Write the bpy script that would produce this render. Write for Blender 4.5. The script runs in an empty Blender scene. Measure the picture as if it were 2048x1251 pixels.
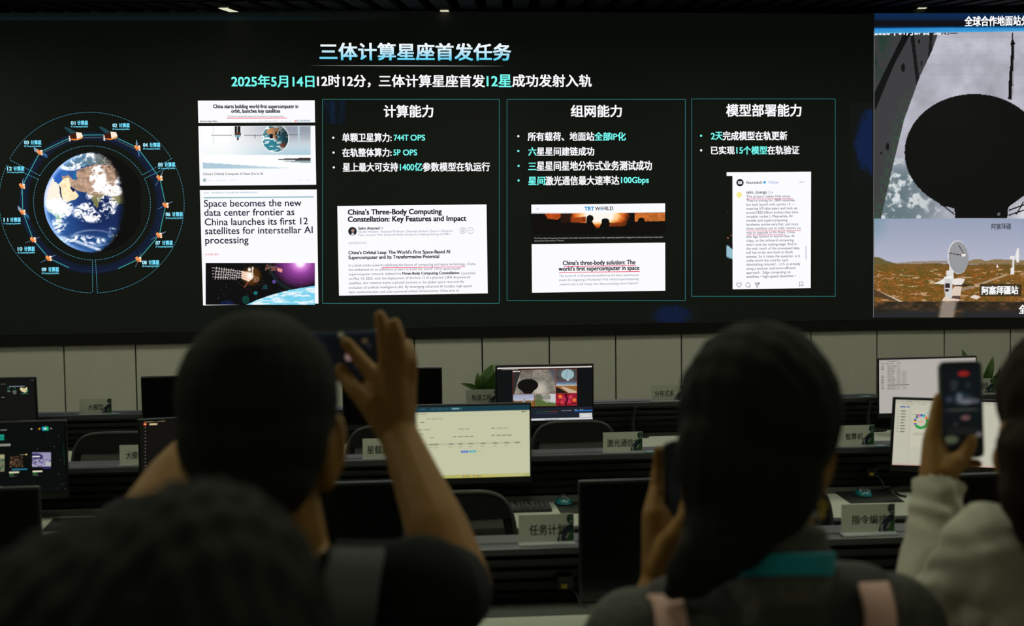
import bpy, bmesh, math, random
import numpy as np
from mathutils import Vector, Matrix

# ------------------------------------------------------------------ scene, camera, world, exposure
SC = bpy.context.scene
COL = SC.collection
IMG_W, IMG_H, FPX = 2048.0, 1251.0, 2300.0
CAM_H, PITCH, ROLL = 1.8, math.radians(2.86), 0.0125
_F = np.array([0, math.cos(PITCH), -math.sin(PITCH)])
_U0 = np.array([0, math.sin(PITCH), math.cos(PITCH)])
_R0 = np.array([1.0, 0, 0])
CR = _R0 - ROLL * _U0
CU = _U0 + ROLL * _R0
CR /= np.linalg.norm(CR)
CU /= np.linalg.norm(CU)
CC = np.array([0, 0, CAM_H])
cam_data = bpy.data.cameras.new('camera')
cam_data.sensor_fit = 'HORIZONTAL'
cam_data.sensor_width = 36.0
cam_data.lens = 36.0 * FPX / IMG_W
cam_data.clip_start, cam_data.clip_end = 0.05, 60
cam_data.dof.use_dof = True
cam_data.dof.focus_distance = 9.6
cam_data.dof.aperture_fstop = 4.2
cam = bpy.data.objects.new('camera', cam_data)
COL.objects.link(cam)
cam.matrix_world = Matrix((
    (CR[0], CU[0], -_F[0], CC[0]),
    (CR[1], CU[1], -_F[1], CC[1]),
    (CR[2], CU[2], -_F[2], CC[2]),
    (0, 0, 0, 1)))
SC.camera = cam

SC.view_settings.view_transform = 'Standard'
SC.view_settings.look = 'None'
SC.view_settings.exposure = 0.0
SC.view_settings.gamma = 1.0
SC.view_settings.use_curve_mapping = False
world = bpy.data.worlds.new('world')
SC.world = world
world.use_nodes = True
world.node_tree.nodes['Background'].inputs[0].default_value = (0.8, 0.9, 0.75, 1)
world.node_tree.nodes['Background'].inputs[1].default_value = 0.0
SC.cycles.use_denoising = True
SC.cycles.max_bounces = 5
SC.cycles.diffuse_bounces = 3
SC.cycles.caustics_reflective = False
SC.cycles.caustics_refractive = False
LAMP = 17.0         # radiance of the ceiling lamps ahead of the consoles
LAMP_MID = 19.0     # of those over the near console row
LAMP_REAR = 6.5     # and of those behind the audience
LAMP_FRONT = 0.8    # the dimmed strips by the screen


# ------------------------------------------------------------------ geometry of the place
def ray(px, py):
    """direction from the viewpoint towards a point of the 2048x1251 frame"""
    return _F + CR * (px - IMG_W / 2) / FPX - CU * (py - IMG_H / 2) / FPX


def at(px, py, depth):
    """point at a given depth along the view axis"""
    return Vector(CC + ray(px, py) * depth)


def on_plane(px, py, p0, n):
    d = ray(px, py)
    t = np.dot(n, np.array(p0) - CC) / np.dot(n, d)
    return Vector(CC + d * t)


WALL_YAW, WALL_Y0 = math.radians(5.2), 10.3
WDIR = np.array([math.cos(WALL_YAW), math.sin(WALL_YAW), 0])
WNRM = np.array([math.sin(WALL_YAW), -math.cos(WALL_YAW), 0])   # towards the room
S_KINK = 3.12
KP = np.array([0, WALL_Y0, 0]) + WDIR * S_KINK
WALL_YAW2 = math.radians(-0.6)
WDIR2 = np.array([math.cos(WALL_YAW2), math.sin(WALL_YAW2), 0])
WNRM2 = np.array([math.sin(WALL_YAW2), -math.cos(WALL_YAW2), 0])


def wall(px, py):
    """(s, z) along the front wall, which bends once at S_KINK"""
    P = on_plane(px, py, (0, WALL_Y0, 0), WNRM)
    s = (P.x * WDIR[0] + (P.y - WALL_Y0) * WDIR[1])
    if s > S_KINK:
        P = on_plane(px, py, tuple(KP), WNRM2)
        s = S_KINK + np.dot(np.array(P) - KP, WDIR2)
    return float(s), float(P.z)


def wall3(s, z, off=0.0):
    if s <= S_KINK:
        p = np.array([0, WALL_Y0, 0]) + WDIR * s + WNRM * off
    else:
        p = KP + WDIR2 * (s - S_KINK) + WNRM2 * off
    return (p[0], p[1], z)


def lin(c):
    c = np.asarray(c, dtype=float) / 255.0
    return np.where(c <= 0.04045, c / 12.92, ((c + 0.055) / 1.055) ** 2.4)


# ------------------------------------------------------------------ materials
MATS = {}


def mat(name, rgb, rough=0.6, metal=0.0, noise=0.0, nscale=30.0, spec=0.5, coat=0.0, trans=0.0, alpha=1.0, bump=0.0, sheen=0.0, sss=0.0):
    """principled material, rgb given in sRGB 0..255, with a little procedural variation"""
    if name in MATS:
        return MATS[name]
    m = bpy.data.materials.new(name)
    m.use_nodes = True
    nt = m.node_tree
    b = nt.nodes['Principled BSDF']
    c = lin(rgb)
    b.inputs['Roughness'].default_value = rough
    b.inputs['Metallic'].default_value = metal
    b.inputs['Specular IOR Level'].default_value = spec
    b.inputs['Coat Weight'].default_value = coat
    b.inputs['Transmission Weight'].default_value = trans
    b.inputs['Alpha'].default_value = alpha
    b.inputs['Sheen Weight'].default_value = sheen
    b.inputs['Base Color'].default_value = (*c, 1)
    if noise > 0 or bump > 0:
        tc = nt.nodes.new('ShaderNodeTexCoord')
        nz = nt.nodes.new('ShaderNodeTexNoise')
        nz.inputs['Scale'].default_value = nscale
        nz.inputs['Detail'].default_value = 4
        nt.links.new(tc.outputs['Object'], nz.inputs['Vector'])
        if noise > 0:
            rp = nt.nodes.new('ShaderNodeValToRGB')
            rp.color_ramp.elements[0].position, rp.color_ramp.elements[1].position = 0.3, 0.7
            rp.color_ramp.elements[0].color = (*np.clip(c * (1 - noise), 0, 1), 1)
            rp.color_ramp.elements[1].color = (*np.clip(c * (1 + noise), 0, 1), 1)
            nt.links.new(nz.outputs['Fac'], rp.inputs['Fac'])
            nt.links.new(rp.outputs['Color'], b.inputs['Base Color'])
        if bump > 0:
            bp = nt.nodes.new('ShaderNodeBump')
            bp.inputs['Strength'].default_value = bump
            bp.inputs['Distance'].default_value = 0.004
            nt.links.new(nz.outputs['Fac'], bp.inputs['Height'])
            nt.links.new(bp.outputs['Normal'], b.inputs['Normal'])
    MATS[name] = m
    return m


def emit_mat(name, rgb, strength, sampled=True):
    if name in MATS:
        return MATS[name]
    m = bpy.data.materials.new(name)
    m.use_nodes = True
    nt = m.node_tree
    nt.nodes.clear()
    e = nt.nodes.new('ShaderNodeEmission')
    o = nt.nodes.new('ShaderNodeOutputMaterial')
    e.inputs[0].default_value = (*lin(rgb), 1)
    e.inputs[1].default_value = strength
    nt.links.new(e.outputs[0], o.inputs[0])
    if not sampled:
        m.cycles.emission_sampling = 'NONE'
    MATS[name] = m
    return m


def attr_mat(name, emission, rough=0.4):
    """colour read from the mesh's own colour attribute: a lit display, or print on a card"""
    if name in MATS:
        return MATS[name]
    m = bpy.data.materials.new(name)
    m.use_nodes = True
    nt = m.node_tree
    a = nt.nodes.new('ShaderNodeAttribute')
    a.attribute_name = 'Col'
    b = nt.nodes['Principled BSDF']
    b.inputs['Roughness'].default_value = rough
    if emission:
        b.inputs['Base Color'].default_value = (0.006, 0.006, 0.006, 1)
        b.inputs['Specular IOR Level'].default_value = 0.1
        nt.links.new(a.outputs['Color'], b.inputs['Emission Color'])
        b.inputs['Emission Strength'].default_value = 1.0
        m.cycles.emission_sampling = 'NONE'
    else:
        nt.links.new(a.outputs['Color'], b.inputs['Base Color'])
    MATS[name] = m
    return m


# ------------------------------------------------------------------ objects
def tag(o, label=None, cat=None, group=None, kind=None):
    if label:
        o['label'] = label
    if cat:
        o['category'] = cat
    if group:
        o['group'] = group
    if kind:
        o['kind'] = kind
    return o


def thing(name, label, cat, loc=(0, 0, 0), rotz=0.0, group=None):
    o = bpy.data.objects.new(name, None)
    o.empty_display_size = 0.05
    COL.objects.link(o)
    o.matrix_world = Matrix.Translation(Vector(loc)) @ Matrix.Rotation(rotz, 4, 'Z')
    return tag(o, label, cat, group)


def wmat(o):
    m = o.matrix_basis.copy()
    p = o.parent
    while p:
        m = p.matrix_basis @ m
        p = p.parent
    return m


def link_mesh(name, me, parent=None, world=False, label=None):
    o = bpy.data.objects.new(name, me)
    COL.objects.link(o)
    if parent is not None:
        if world:
            me.transform(wmat(parent).inverted())
        o.parent = parent
    if label:
        o['label'] = label
    return o


def copy_tree(o, parent=None):
    c = o.copy()
    COL.objects.link(c)
    if parent is not None:
        c.parent = parent
    for ch in list(o.children):
        copy_tree(ch, c)
    return c


class MB:
    """collects shapes and links them as ONE mesh object"""

    def __init__(self):
        self.v, self.f, self.mi = [], [], []

    def add(self, vs, fs, mi=0, M=None):
        n = len(self.v)
        if M is not None:
            vs = [tuple(M @ Vector(p)) for p in vs]
        self.v.extend([tuple(p) for p in vs])
        self.f.extend([tuple(i + n for i in f) for f in fs])
        self.mi.extend([mi] * len(fs))
        return self

    def box(self, lo, hi, mi=0, M=None):
        x0, y0, z0 = lo
        x1, y1, z1 = hi
        vs = [(x0, y0, z0), (x1, y0, z0), (x1, y1, z0), (x0, y1, z0), (x0, y0, z1), (x1, y0, z1), (x1, y1, z1), (x0, y1, z1)]
        fs = [(0, 3, 2, 1), (4, 5, 6, 7), (0, 1, 5, 4), (1, 2, 6, 5), (2, 3, 7, 6), (3, 0, 4, 7)]
        return self.add(vs, fs, mi, M)

    def prism(self, poly, y0, y1, mi=0, M=None):
        """polygon in x,z extruded along y"""
        n = len(poly)
        vs = [(x, y0, z) for x, z in poly] + [(x, y1, z) for x, z in poly]
        fs = [tuple(range(n)), tuple(range(2 * n - 1, n - 1, -1))]
        for i in range(n):
            j = (i + 1) % n
            fs.append((i, i + n, j + n, j))
        return self.add(vs, fs, mi, M)

    def slab(self, poly, z0, z1, mi=0, M=None):
        n = len(poly)
        vs = [(x, y, z0) for x, y in poly] + [(x, y, z1) for x, y in poly]
        fs = [tuple(range(n - 1, -1, -1)), tuple(range(n, 2 * n))]
        for i in range(n):
            j = (i + 1) % n
            fs.append((i, j, j + n, i + n))
        return self.add(vs, fs, mi, M)

    def lathe(self, prof, n=24, mi=0, M=None):
        vs, fs = [], []
        for r, z in prof:
            for k in range(n):
                a = 2 * math.pi * k / n
                vs.append((r * math.cos(a), r * math.sin(a), z))
        for i in range(len(prof) - 1):
            for k in range(n):
                j = (k + 1) % n
                fs.append((i * n + k, i * n + j, (i + 1) * n + j, (i + 1) * n + k))
        fs.append(tuple(range(n - 1, -1, -1)))
        fs.append(tuple(range((len(prof) - 1) * n, len(prof) * n)))
        return self.add(vs, fs, mi, M)

    def tube(self, pts, radii, n=10, mi=0, M=None, flat=1.0):
        pts = [Vector(p) for p in pts]
        if not hasattr(radii, '__len__'):
            radii = [radii] * len(pts)
        vs, fs = [], []
        up = None
        for i, p in enumerate(pts):
            t = (pts[min(i + 1, len(pts) - 1)] - pts[max(i - 1, 0)]).normalized()
            if up is None:
                up = Vector((0, 0, 1)) if abs(t.z) < 0.9 else Vector((1, 0, 0))
            a = t.cross(up).normalized()
            b = a.cross(t).normalized()
            up = b
            for k in range(n):
                g = 2 * math.pi * k / n
                vs.append(p + a * (math.cos(g) * radii[i]) + b * (math.sin(g) * radii[i] * flat))
        for i in range(len(pts) - 1):
            for k in range(n):
                j = (k + 1) % n
                fs.append((i * n + k, i * n + j, (i + 1) * n + j, (i + 1) * n + k))
        fs.append(tuple(range(n - 1, -1, -1)))
        fs.append(tuple(range((len(pts) - 1) * n, len(pts) * n)))
        return self.add(vs, fs, mi, M)

    def mesh(self, name, mats, smooth=False):
        me = bpy.data.meshes.new(name)
        me.from_pydata([tuple(p) for p in self.v], [], self.f)
        if not isinstance(mats, (list, tuple)):
            mats = [mats]
        for m in mats:
            me.materials.append(m)
        me.polygons.foreach_set('material_index', self.mi)
        if smooth:
            me.polygons.foreach_set('use_smooth', [True] * len(self.f))
        me.update()
        return me

    def build(self, name, mats, parent=None, world=False, smooth=False, bevel=0.0, label=None, seg=2):
        me = self.mesh(name, mats, smooth)
        bm = bmesh.new()
        bm.from_mesh(me)
        bmesh.ops.recalc_face_normals(bm, faces=bm.faces)
        bm.to_mesh(me)
        bm.free()
        o = link_mesh(name, me, parent, world, label)
        if bevel > 0:
            b = o.modifiers.new('bevel', 'BEVEL')
            b.width = bevel
            b.segments = seg
            b.limit_method = 'ANGLE'
            b.angle_limit = math.radians(40)
        if smooth:
            try:
                me.set_sharp_from_angle(angle=math.radians(40))
            except Exception:
                pass
        return o


# ------------------------------------------------------------------ writing and pictures on flat surfaces
_TXT = {}


def glyphs(s):
    """outline of a line of writing: vertices (x, y), faces"""
    if s in _TXT:
        return _TXT[s]
    c = bpy.data.curves.new('writing', 'FONT')
    c.body = s
    c.resolution_u = 3
    o = bpy.data.objects.new('writing', c)
    COL.objects.link(o)
    bpy.context.view_layer.update()
    me = bpy.data.meshes.new_from_object(o.evaluated_get(bpy.context.evaluated_depsgraph_get()))
    v = np.zeros(len(me.vertices) * 3)
    me.vertices.foreach_get('co', v)
    v = v.reshape(-1, 3)[:, :2].copy()
    f = [tuple(p.vertices) for p in me.polygons]
    bpy.data.objects.remove(o)
    bpy.data.curves.remove(c)
    bpy.data.meshes.remove(me)
    _TXT[s] = (v, f)
    return _TXT[s]


class Flat:
    """layers of colour on a flat surface. to2(px,py)->(a,b) on the surface, to3(a,b,off)->point in space"""
    STEP = 0.0006

    def __init__(self, to2, to3, base=0.001):
        self.to2, self.to3, self.base = to2, to3, base
        self.v, self.f, self.c, self.layer = [], [], [], 0

    def up(self):
        self.layer += 1
        return self

    def _put(self, ab, faces, cols):
        n = len(self.v)
        off = self.base + self.layer * self.STEP
        self.v.extend([self.to3(a, b, off) for a, b in ab])
        self.f.extend([tuple(i + n for i in f) for f in faces])
        self.c.extend(cols)

    def poly(self, pts, rgb):
        """pts in frame pixels"""
        ab = [self.to2(*p) for p in pts]
        self._put(ab, [tuple(range(len(ab)))], [tuple(lin(rgb))] * len(ab))

    def rect(self, x0, y0, x1, y1, rgb, true=True):
        a0, b0 = self.to2(x0, y0)
        a1, b1 = self.to2(x1, y1)
        self._put([(a0, b1), (a1, b1), (a1, b0), (a0, b0)], [(0, 1, 2, 3)], [tuple(lin(rgb))] * 4)

    def grad(self, x0, y0, x1, y1, cl, cm, cr):
        """horizontal bar fading left - middle - right"""
        a0, b0 = self.to2(x0, y0)
        a1, b1 = self.to2(x1, y1)
        am = (a0 + a1) / 2
        L, Mi, R = tuple(lin(cl)), tuple(lin(cm)), tuple(lin(cr))
        self._put([(a0, b1), (am, b1), (a1, b1), (a1, b0), (am, b0), (a0, b0)], [(0, 1, 4, 5), (1, 2, 3, 4)], [L, Mi, R, R, Mi, L])

    def line(self, p, q, w, rgb):
        """w in surface units"""
        a = np.array(self.to2(*p))
        b = np.array(self.to2(*q))
        self.line2(a, b, w, rgb)

    def line2(self, a, b, w, rgb):
        a, b = np.array(a, float), np.array(b, float)
        d = b - a
        L = np.linalg.norm(d)
        if L < 1e-9:
            return
        nrm = np.array([-d[1], d[0]]) / L * w / 2
        self._put([tuple(a - nrm), tuple(b - nrm), tuple(b + nrm), tuple(a + nrm)], [(0, 1, 2, 3)], [tuple(lin(rgb))] * 4)

    def frame(self, x0, y0, x1, y1, w, rgb):
        self.line((x0, y0), (x1, y0), w, rgb)
        self.line((x0, y1), (x1, y1), w, rgb)
        self.line((x0, y0), (x0, y1), w, rgb)
        self.line((x1, y0), (x1, y1), w, rgb)

    def disc(self, x, y, r, rgb, r_in=0.0, n=28, a0=0.0, a1=2 * math.pi):
        """r in frame pixels measured across at this place"""
        a, b = self.to2(x, y)
        k = abs(self.to2(x + 1, y)[0] - a)
        self.disc2(a, b, r * k, rgb, r_in * k, n, a0, a1)

    def disc2(self, a, b, r, rgb, r_in=0.0, n=28, a0=0.0, a1=2 * math.pi):
        C = tuple(lin(rgb))
        for i in range(n):
            g, h = a0 + (a1 - a0) * i / n, a0 + (a1 - a0) * (i + 1) / n
            o = [(a + r * math.cos(g), b + r * math.sin(g)), (a + r * math.cos(h), b + r * math.sin(h))]
            if r_in > 0:
                q = [(a + r_in * math.cos(h), b + r_in * math.sin(h)), (a + r_in * math.cos(g), b + r_in * math.sin(g))]
                self._put(o + q, [(0, 1, 2, 3)], [C] * 4)
            else:
                self._put([(a, b)] + o, [(0, 1, 2)], [C] * 3)

    def text(self, s, x0, y0, x1, y1, rgb, bold=0.0, rgb2=None, lean=0.0):
        """fit writing into the pixel box x0,y0 (top left) - x1,y1 (bottom right); rgb2: colour at the foot"""
        v, f = glyphs(s)
        lo, hi = v.min(0), v.max(0)
        a0, bt = self.to2(x0, y0)
        a1, bb = self.to2(x1, y1)
        if bb == bt:
            return
        t = (v - lo) / np.maximum(hi - lo, 1e-6)
        A = a0 + (a1 - a0) * t[:, 0]
        B = bb + (bt - bb) * t[:, 1]
        c0 = lin(rgb)
        c1 = lin(rgb2) if rgb2 is not None else c0
        cols = [tuple(c1 + (c0 - c1) * tt) for tt in t[:, 1]]
        h = bold * abs(bt - bb)
        for dx, dy in ([(0, 0)] if bold <= 0 else [(h, h * .7), (-h, h * .7), (h, -h * .7), (-h, -h * .7), (0, 0)]):
            self._put(list(zip(A + dx, B + dy)), f, cols)

    def line_of(self, s, x0, x1, base, rgb, bold=0.0, ys=1.0):
        """writing on a baseline, width from x0 to x1"""
        v, f = glyphs(s)
        lo, hi = v.min(0), v.max(0)
        a0, b0 = self.to2(x0, base)
        a1, _ = self.to2(x1, base)
        k = (a1 - a0) / (hi[0] - lo[0])
        A = a0 + (v[:, 0] - lo[0]) * k
        B = b0 + v[:, 1] * k * ys
        C = tuple(lin(rgb))
        h = bold * k
        for dx, dy in ([(0, 0)] if bold <= 0 else [(h, h * .6), (-h, h * .6), (h, -h * .6), (-h, -h * .6)]):
            self._put(list(zip(A + dx, B + dy)), f, [C] * len(v))

    def dashes(self, x0, x1, y, h, rgb, seed=0, dens=0.8):
        """a line of unreadably small writing"""
        rnd = random.Random(seed)
        x = x0
        while x < x1:
            w = rnd.uniform(2.0, 5.0) * h
            if rnd.random() < dens:
                self.rect(x, y - h / 2, min(x + w, x1), y + h / 2, rgb)
            x += w + h * 0.6

    def pic(self, x0, y0, x1, y1, nx, ny, fn, keep=None):
        """a picture: fn(X, Y) in frame pixels -> sRGB 0..255; keep(X, Y) -> bool mask"""
        xs, ys = np.linspace(x0, x1, nx), np.linspace(y0, y1, ny)
        X, Y = np.meshgrid(xs, ys)
        rgb = np.clip(fn(X, Y), 0, 255)
        c = lin(rgb).reshape(-1, 3)
        P = [np.array(self.to2(*p)) for p in ((x0, y0), (x1, y0), (x1, y1), (x0, y1))]
        u, w = (X - x0) / (x1 - x0), (Y - y0) / (y1 - y0)
        A = ((1 - u) * (1 - w))[..., None] * P[0] + (u * (1 - w))[..., None] * P[1] + (u * w)[..., None] * P[2] + ((1 - u) * w)[..., None] * P[3]
        A = A.reshape(-1, 2)
        fs = []
        ok = keep(X, Y) if keep is not None else None
        for j in range(ny - 1):
            for i in range(nx - 1):
                if ok is not None and not (ok[j, i] and ok[j, i + 1] and ok[j + 1, i] and ok[j + 1, i + 1]):
                    continue
                k = j * nx + i
                fs.append((k + nx, k + nx + 1, k + 1, k))
        self._put([tuple(p) for p in A], fs, [tuple(q) for q in c])

    def build(self, name, material, parent=None, world=True, label=None):
        me = bpy.data.meshes.new(name)
        me.from_pydata(self.v, [], self.f)
        at_ = me.color_attributes.new('Col', 'FLOAT_COLOR', 'POINT')
        col = np.ones((len(self.v), 4), dtype=np.float32)
        col[:, :3] = np.array(self.c, dtype=np.float32)
        at_.data.foreach_set('color', col.ravel())
        me.materials.append(material)
        me.update()
        return link_mesh(name, me, parent, world, label)


# ------------------------------------------------------------------ painting helpers (arrays)
_rng = np.random.RandomState(7)
_LAT = _rng.rand(256, 256)


def vnoise(x, y):
    xi, yi = np.floor(x).astype(int), np.floor(y).astype(int)
    fx, fy = x - xi, y - yi
    fx, fy = fx * fx * (3 - 2 * fx), fy * fy * (3 - 2 * fy)
    g = lambda a, b: _LAT[a % 256, b % 256]
    return (g(xi, yi) * (1 - fx) + g(xi + 1, yi) * fx) * (1 - fy) + (g(xi, yi + 1) * (1 - fx) + g(xi + 1, yi + 1) * fx) * fy


def fbm(x, y, o=5):
    s, a, t = 0, 0.5, 0
    for k in range(o):
        s = s + a * vnoise(x * 2 ** k + 17 * k, y * 2 ** k + 31 * k)
        t += a
        a *= 0.55
    return s / t


def inpoly(X, Y, poly):
    r = np.zeros(X.shape, bool)
    n = len(poly)
    for i in range(n):
        x0, y0 = poly[i]
        x1, y1 = poly[(i + 1) % n]
        if y0 == y1:
            continue
        c = ((y0 > Y) != (y1 > Y)) & (X < (x1 - x0) * (Y - y0) / (y1 - y0) + x0)
        r ^= c
    return r


def ell(X, Y, cx, cy, rx, ry, ang=0.0):
    c, s = math.cos(ang), math.sin(ang)
    dx, dy = X - cx, Y - cy
    return ((dx * c + dy * s) / rx) ** 2 + ((-dx * s + dy * c) / ry) ** 2


def seg(X, Y, p, q):
    """distance to a segment"""
    px, py = p
    dx, dy = q[0] - px, q[1] - py
    t = np.clip(((X - px) * dx + (Y - py) * dy) / (dx * dx + dy * dy), 0, 1)
    return np.hypot(X - px - t * dx, Y - py - t * dy)


def sst(a, b, x):
    t = np.clip((x - a) / (b - a), 0, 1)
    return t * t * (3 - 2 * t)


def over(img, rgb, m):
    """lay a colour over img where mask m (0..1)"""
    m = np.asarray(m, float)[..., None]
    return img * (1 - m) + np.asarray(rgb, float) * m


def flatimg(X, rgb):
    return np.zeros(X.shape + (3,)) + np.asarray(rgb, float)
# ------------------------------------------------------------------ the room
M_panel = mat('cabinet_panel_white', (206, 204, 192), 0.45, noise=0.02, nscale=6)
M_dark = mat('matt_black', (16, 17, 15), 0.6)
M_gap = mat('gap_black', (8, 8, 7), 0.8)
M_floor = mat('floor_vinyl', (96, 96, 92), 0.5, noise=0.1, nscale=8)
M_wallp = mat('wall_paint', (200, 198, 186), 0.8, noise=0.03)
M_ceil = mat('ceiling_black', (9, 10, 9), 0.85, spec=.1)
M_beam = mat('beam_paint', (190, 186, 160), 0.7)
S_MIN, S_MAX = -6.6, 6.4
Z_SCR_B, Z_SCR_T, Z_CEIL = 1.168, 3.948, 3.955


def bent_slab(mb, s0, s1, z0, z1, front, back, mi=0):
    """slab that follows the front wall; front/back: offsets towards the room"""
    cuts = [s0] + ([S_KINK] if s0 < S_KINK < s1 else []) + [s1]
    for a, b in zip(cuts[:-1], cuts[1:]):
        e = 1e-6
        P = [wall3(a + e, z0, front), wall3(b - e, z0, front), wall3(b - e, z1, front), wall3(a + e, z1, front),
             wall3(a + e, z0, back), wall3(b - e, z0, back), wall3(b - e, z1, back), wall3(a + e, z1, back)]
        mb.add(P, [(0, 1, 2, 3), (5, 4, 7, 6), (0, 4, 5, 1), (1, 5, 6, 2), (2, 6, 7, 3), (3, 7, 4, 0)], mi)


fl = MB().box((-7, -4, -0.1), (7, 11.6, 0))
tag(fl.build('floor', M_floor), kind='structure')
tag(MB().box((-7.1, -4, 0), (-7, 11.6, 4.4)).build('wall_left', M_wallp), kind='structure')
tag(MB().box((7, -4, 0), (7.1, 11.6, 4.4)).build('wall_right', M_wallp), kind='structure')
tag(MB().box((-7.1, -4.1, 0), (7.1, -4, 4.4)).build('wall_back', M_wallp), kind='structure')

# front wall: a row of white access panels under the display, dark structure behind
seams = [-3.907 + 0.6058 * k for k in range(-5, 12)] + [wall(1754, 659)[0], wall(1889, 658)[0]]
seams += [seams[-1] + 0.606 * k for k in range(1, 5)]
mb = MB()
bent_slab(mb, S_MIN, S_MAX, 0, 4.3, -0.05, -0.2, 1)
for a, b in zip(seams[:-1], seams[1:]):
    for lo_, hi_ in ((a, b),) if not (a < S_KINK < b) else ((a, S_KINK), (S_KINK, b)):
        g0 = 0.0065 if lo_ == a else 0
        g1 = 0.0065 if hi_ == b else 0
        bent_slab(mb, lo_ + g0, hi_ - g1, 0.09, 1.068, 0.0, -0.04, 0)
bent_slab(mb, seams[0], seams[-1], 0.0, 0.08, -0.015, -0.04, 1)
tag(mb.build('wall_front', [M_panel, M_gap]), kind='structure')

# ceiling: flat over the seats, rising in black slats towards the display
Z_FLAT, Y_SL, K_SL = 3.785, 9.0, 0.14


def slat_z(y):
    return Z_FLAT + K_SL * (y - Y_SL)


mb = MB()
mb.box((-7, -4, Z_FLAT + .01), (7, Y_SL, Z_FLAT + .16))
za, zb, yf = Z_FLAT, slat_z(11.4), 11.4
for k in range(64):
    x0 = -7 + 0.22 * k
    mb.add([(x0, Y_SL, za), (x0 + 0.13, Y_SL, za), (x0 + 0.13, yf, zb), (x0, yf, zb),
            (x0, Y_SL, za + .04), (x0 + 0.13, Y_SL, za + .04), (x0 + 0.13, yf, zb + .04), (x0, yf, zb + .04)],
           [(0, 3, 2, 1), (4, 5, 6, 7), (0, 1, 5, 4), (1, 2, 6, 5), (2, 3, 7, 6), (3, 0, 4, 7)])
mb.add([(-7, Y_SL, za + .1), (7, Y_SL, za + .1), (7, 11.6, zb + .1), (-7, 11.6, zb + .1), (-7, Y_SL, za + .2), (7, Y_SL, za + .2), (7, 11.6, zb + .2), (-7, 11.6, zb + .2)],
       [(0, 3, 2, 1), (4, 5, 6, 7), (0, 1, 5, 4), (1, 2, 6, 5), (2, 3, 7, 6), (3, 0, 4, 7)])
tag(mb.build('ceiling', M_ceil), kind='structure')
# ------------------------------------------------------------------ ceiling lamps
M_lamp = emit_mat('lamp_diffuser', (250, 255, 226), LAMP)
M_lampr = emit_mat('lamp_diffuser_rear', (252, 253, 216), LAMP_REAR)
M_lampm = emit_mat('lamp_diffuser_middle', (250, 255, 224), LAMP_MID)
M_lampf = emit_mat('lamp_diffuser_front', (250, 248, 215), LAMP_FRONT)
M_lampframe = mat('lamp_frame', (30, 30, 28), 0.5, metal=0.5)


def ceiling_light(cx, cy, L, w, z, label, slope=0.0, front=False, group=None):
    t = thing('ceiling_light', label, 'lamp', (cx, cy, z), 0, group)
    t.rotation_euler = (slope, 0, 0)
    fr = MB()
    for a in ((-w / 2 - 0.015, -L / 2 - .015, -.012, -w / 2, L / 2 + .015, .05), (w / 2, -L / 2 - .015, -.012, w / 2 + .015, L / 2 + .015, .05),
              (-w / 2, -L / 2 - .015, -.012, w / 2, -L / 2, .05), (-w / 2, L / 2, -.012, w / 2, L / 2 + .015, .05)):
        fr.box(a[:3], a[3:])
    fr.build('frame', M_lampframe, t)
    MB().box((-w / 2, -L / 2, 0), (w / 2, L / 2, 0.03)).build('diffuser', M_lampf if front else (M_lamp if cy > 4 else M_lampm if cy > 0 else M_lampr), t)
    return t


for k, cx in enumerate((-5.0, -2.5, 0.0, 2.5, 5.0)):
    nth = ('first', 'second', 'third', 'fourth', 'fifth')[k]
    ceiling_light(cx, -2.6, 1.2, 0.3, 3.79, 'recessed ceiling strip lamp behind the audience, %s across the room' % nth, group='ceiling lamps over the seats')
    ceiling_light(cx, 2.9, 1.2, 0.3, 3.79, 'recessed ceiling strip lamp above the console row by the audience, %s across the room' % nth, group='ceiling lamps over the seats')
    ceiling_light(cx, 7.6, 1.2, 0.3, 3.79, 'recessed ceiling strip lamp ahead of the consoles, %s across the room' % nth, group='ceiling lamps over the seats')
# the ends of four strips seen where the black slats meet the display
NS = (0, -math.sin(math.atan(K_SL)), math.cos(math.atan(K_SL)))
for k, (xa, xb, ya, xc, xd, yc) in enumerate(((437, 457, 17, 455, 470, 22), (880, 897, 21.5, 882, 899, 24), (1297, 1321, 25.4, 1297, 1321, 27), (1837, 1853, 16.5, 1812, 1828, 26))):
    q = [on_plane(x, y, (0, Y_SL, Z_FLAT - .012), NS) for x, y in ((xa, ya), (xb, ya), (xd, yc), (xc, yc))]
    d = ((q[3] + q[2]) - (q[0] + q[1])).normalized()
    w = (q[1] - q[0]).length
    n0, f0 = (q[0] + q[1]) / 2, (q[2] + q[3]) / 2
    t = thing('ceiling_light', 'short lit ceiling strip above the display, %s from the orbit diagram end' % ('first', 'second', 'third', 'fourth')[k], 'lamp', tuple((n0 + f0) / 2), 0, 'lit ceiling strips above the display')
    f1 = f0 + d * .12
    mb = MB()
    s_ = Vector((w / 2, 0, 0))
    up_ = Vector((0, 0, .006))
    P = [n0 - s_, n0 + s_, f1 + s_, f1 - s_]
    mb.add(P + [p + up_ for p in P], [(0, 3, 2, 1), (4, 5, 6, 7), (0, 1, 5, 4), (1, 2, 6, 5), (2, 3, 7, 6), (3, 0, 4, 7)])
    mb.build('diffuser', M_lampf, t, True)
    e_ = Vector((.012, 0, 0))
    for sg in (-1, 1):
        a0 = [n0 + s_ * sg, n0 + (s_ + e_) * sg, f1 + (s_ + e_) * sg, f1 + s_ * sg]
        MB().add(a0 + [p + up_ * 1.5 for p in a0], [(0, 3, 2, 1), (4, 5, 6, 7), (0, 1, 5, 4), (1, 2, 6, 5), (2, 3, 7, 6), (3, 0, 4, 7)]).build('side_frame', M_lampframe, t, True)
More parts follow.
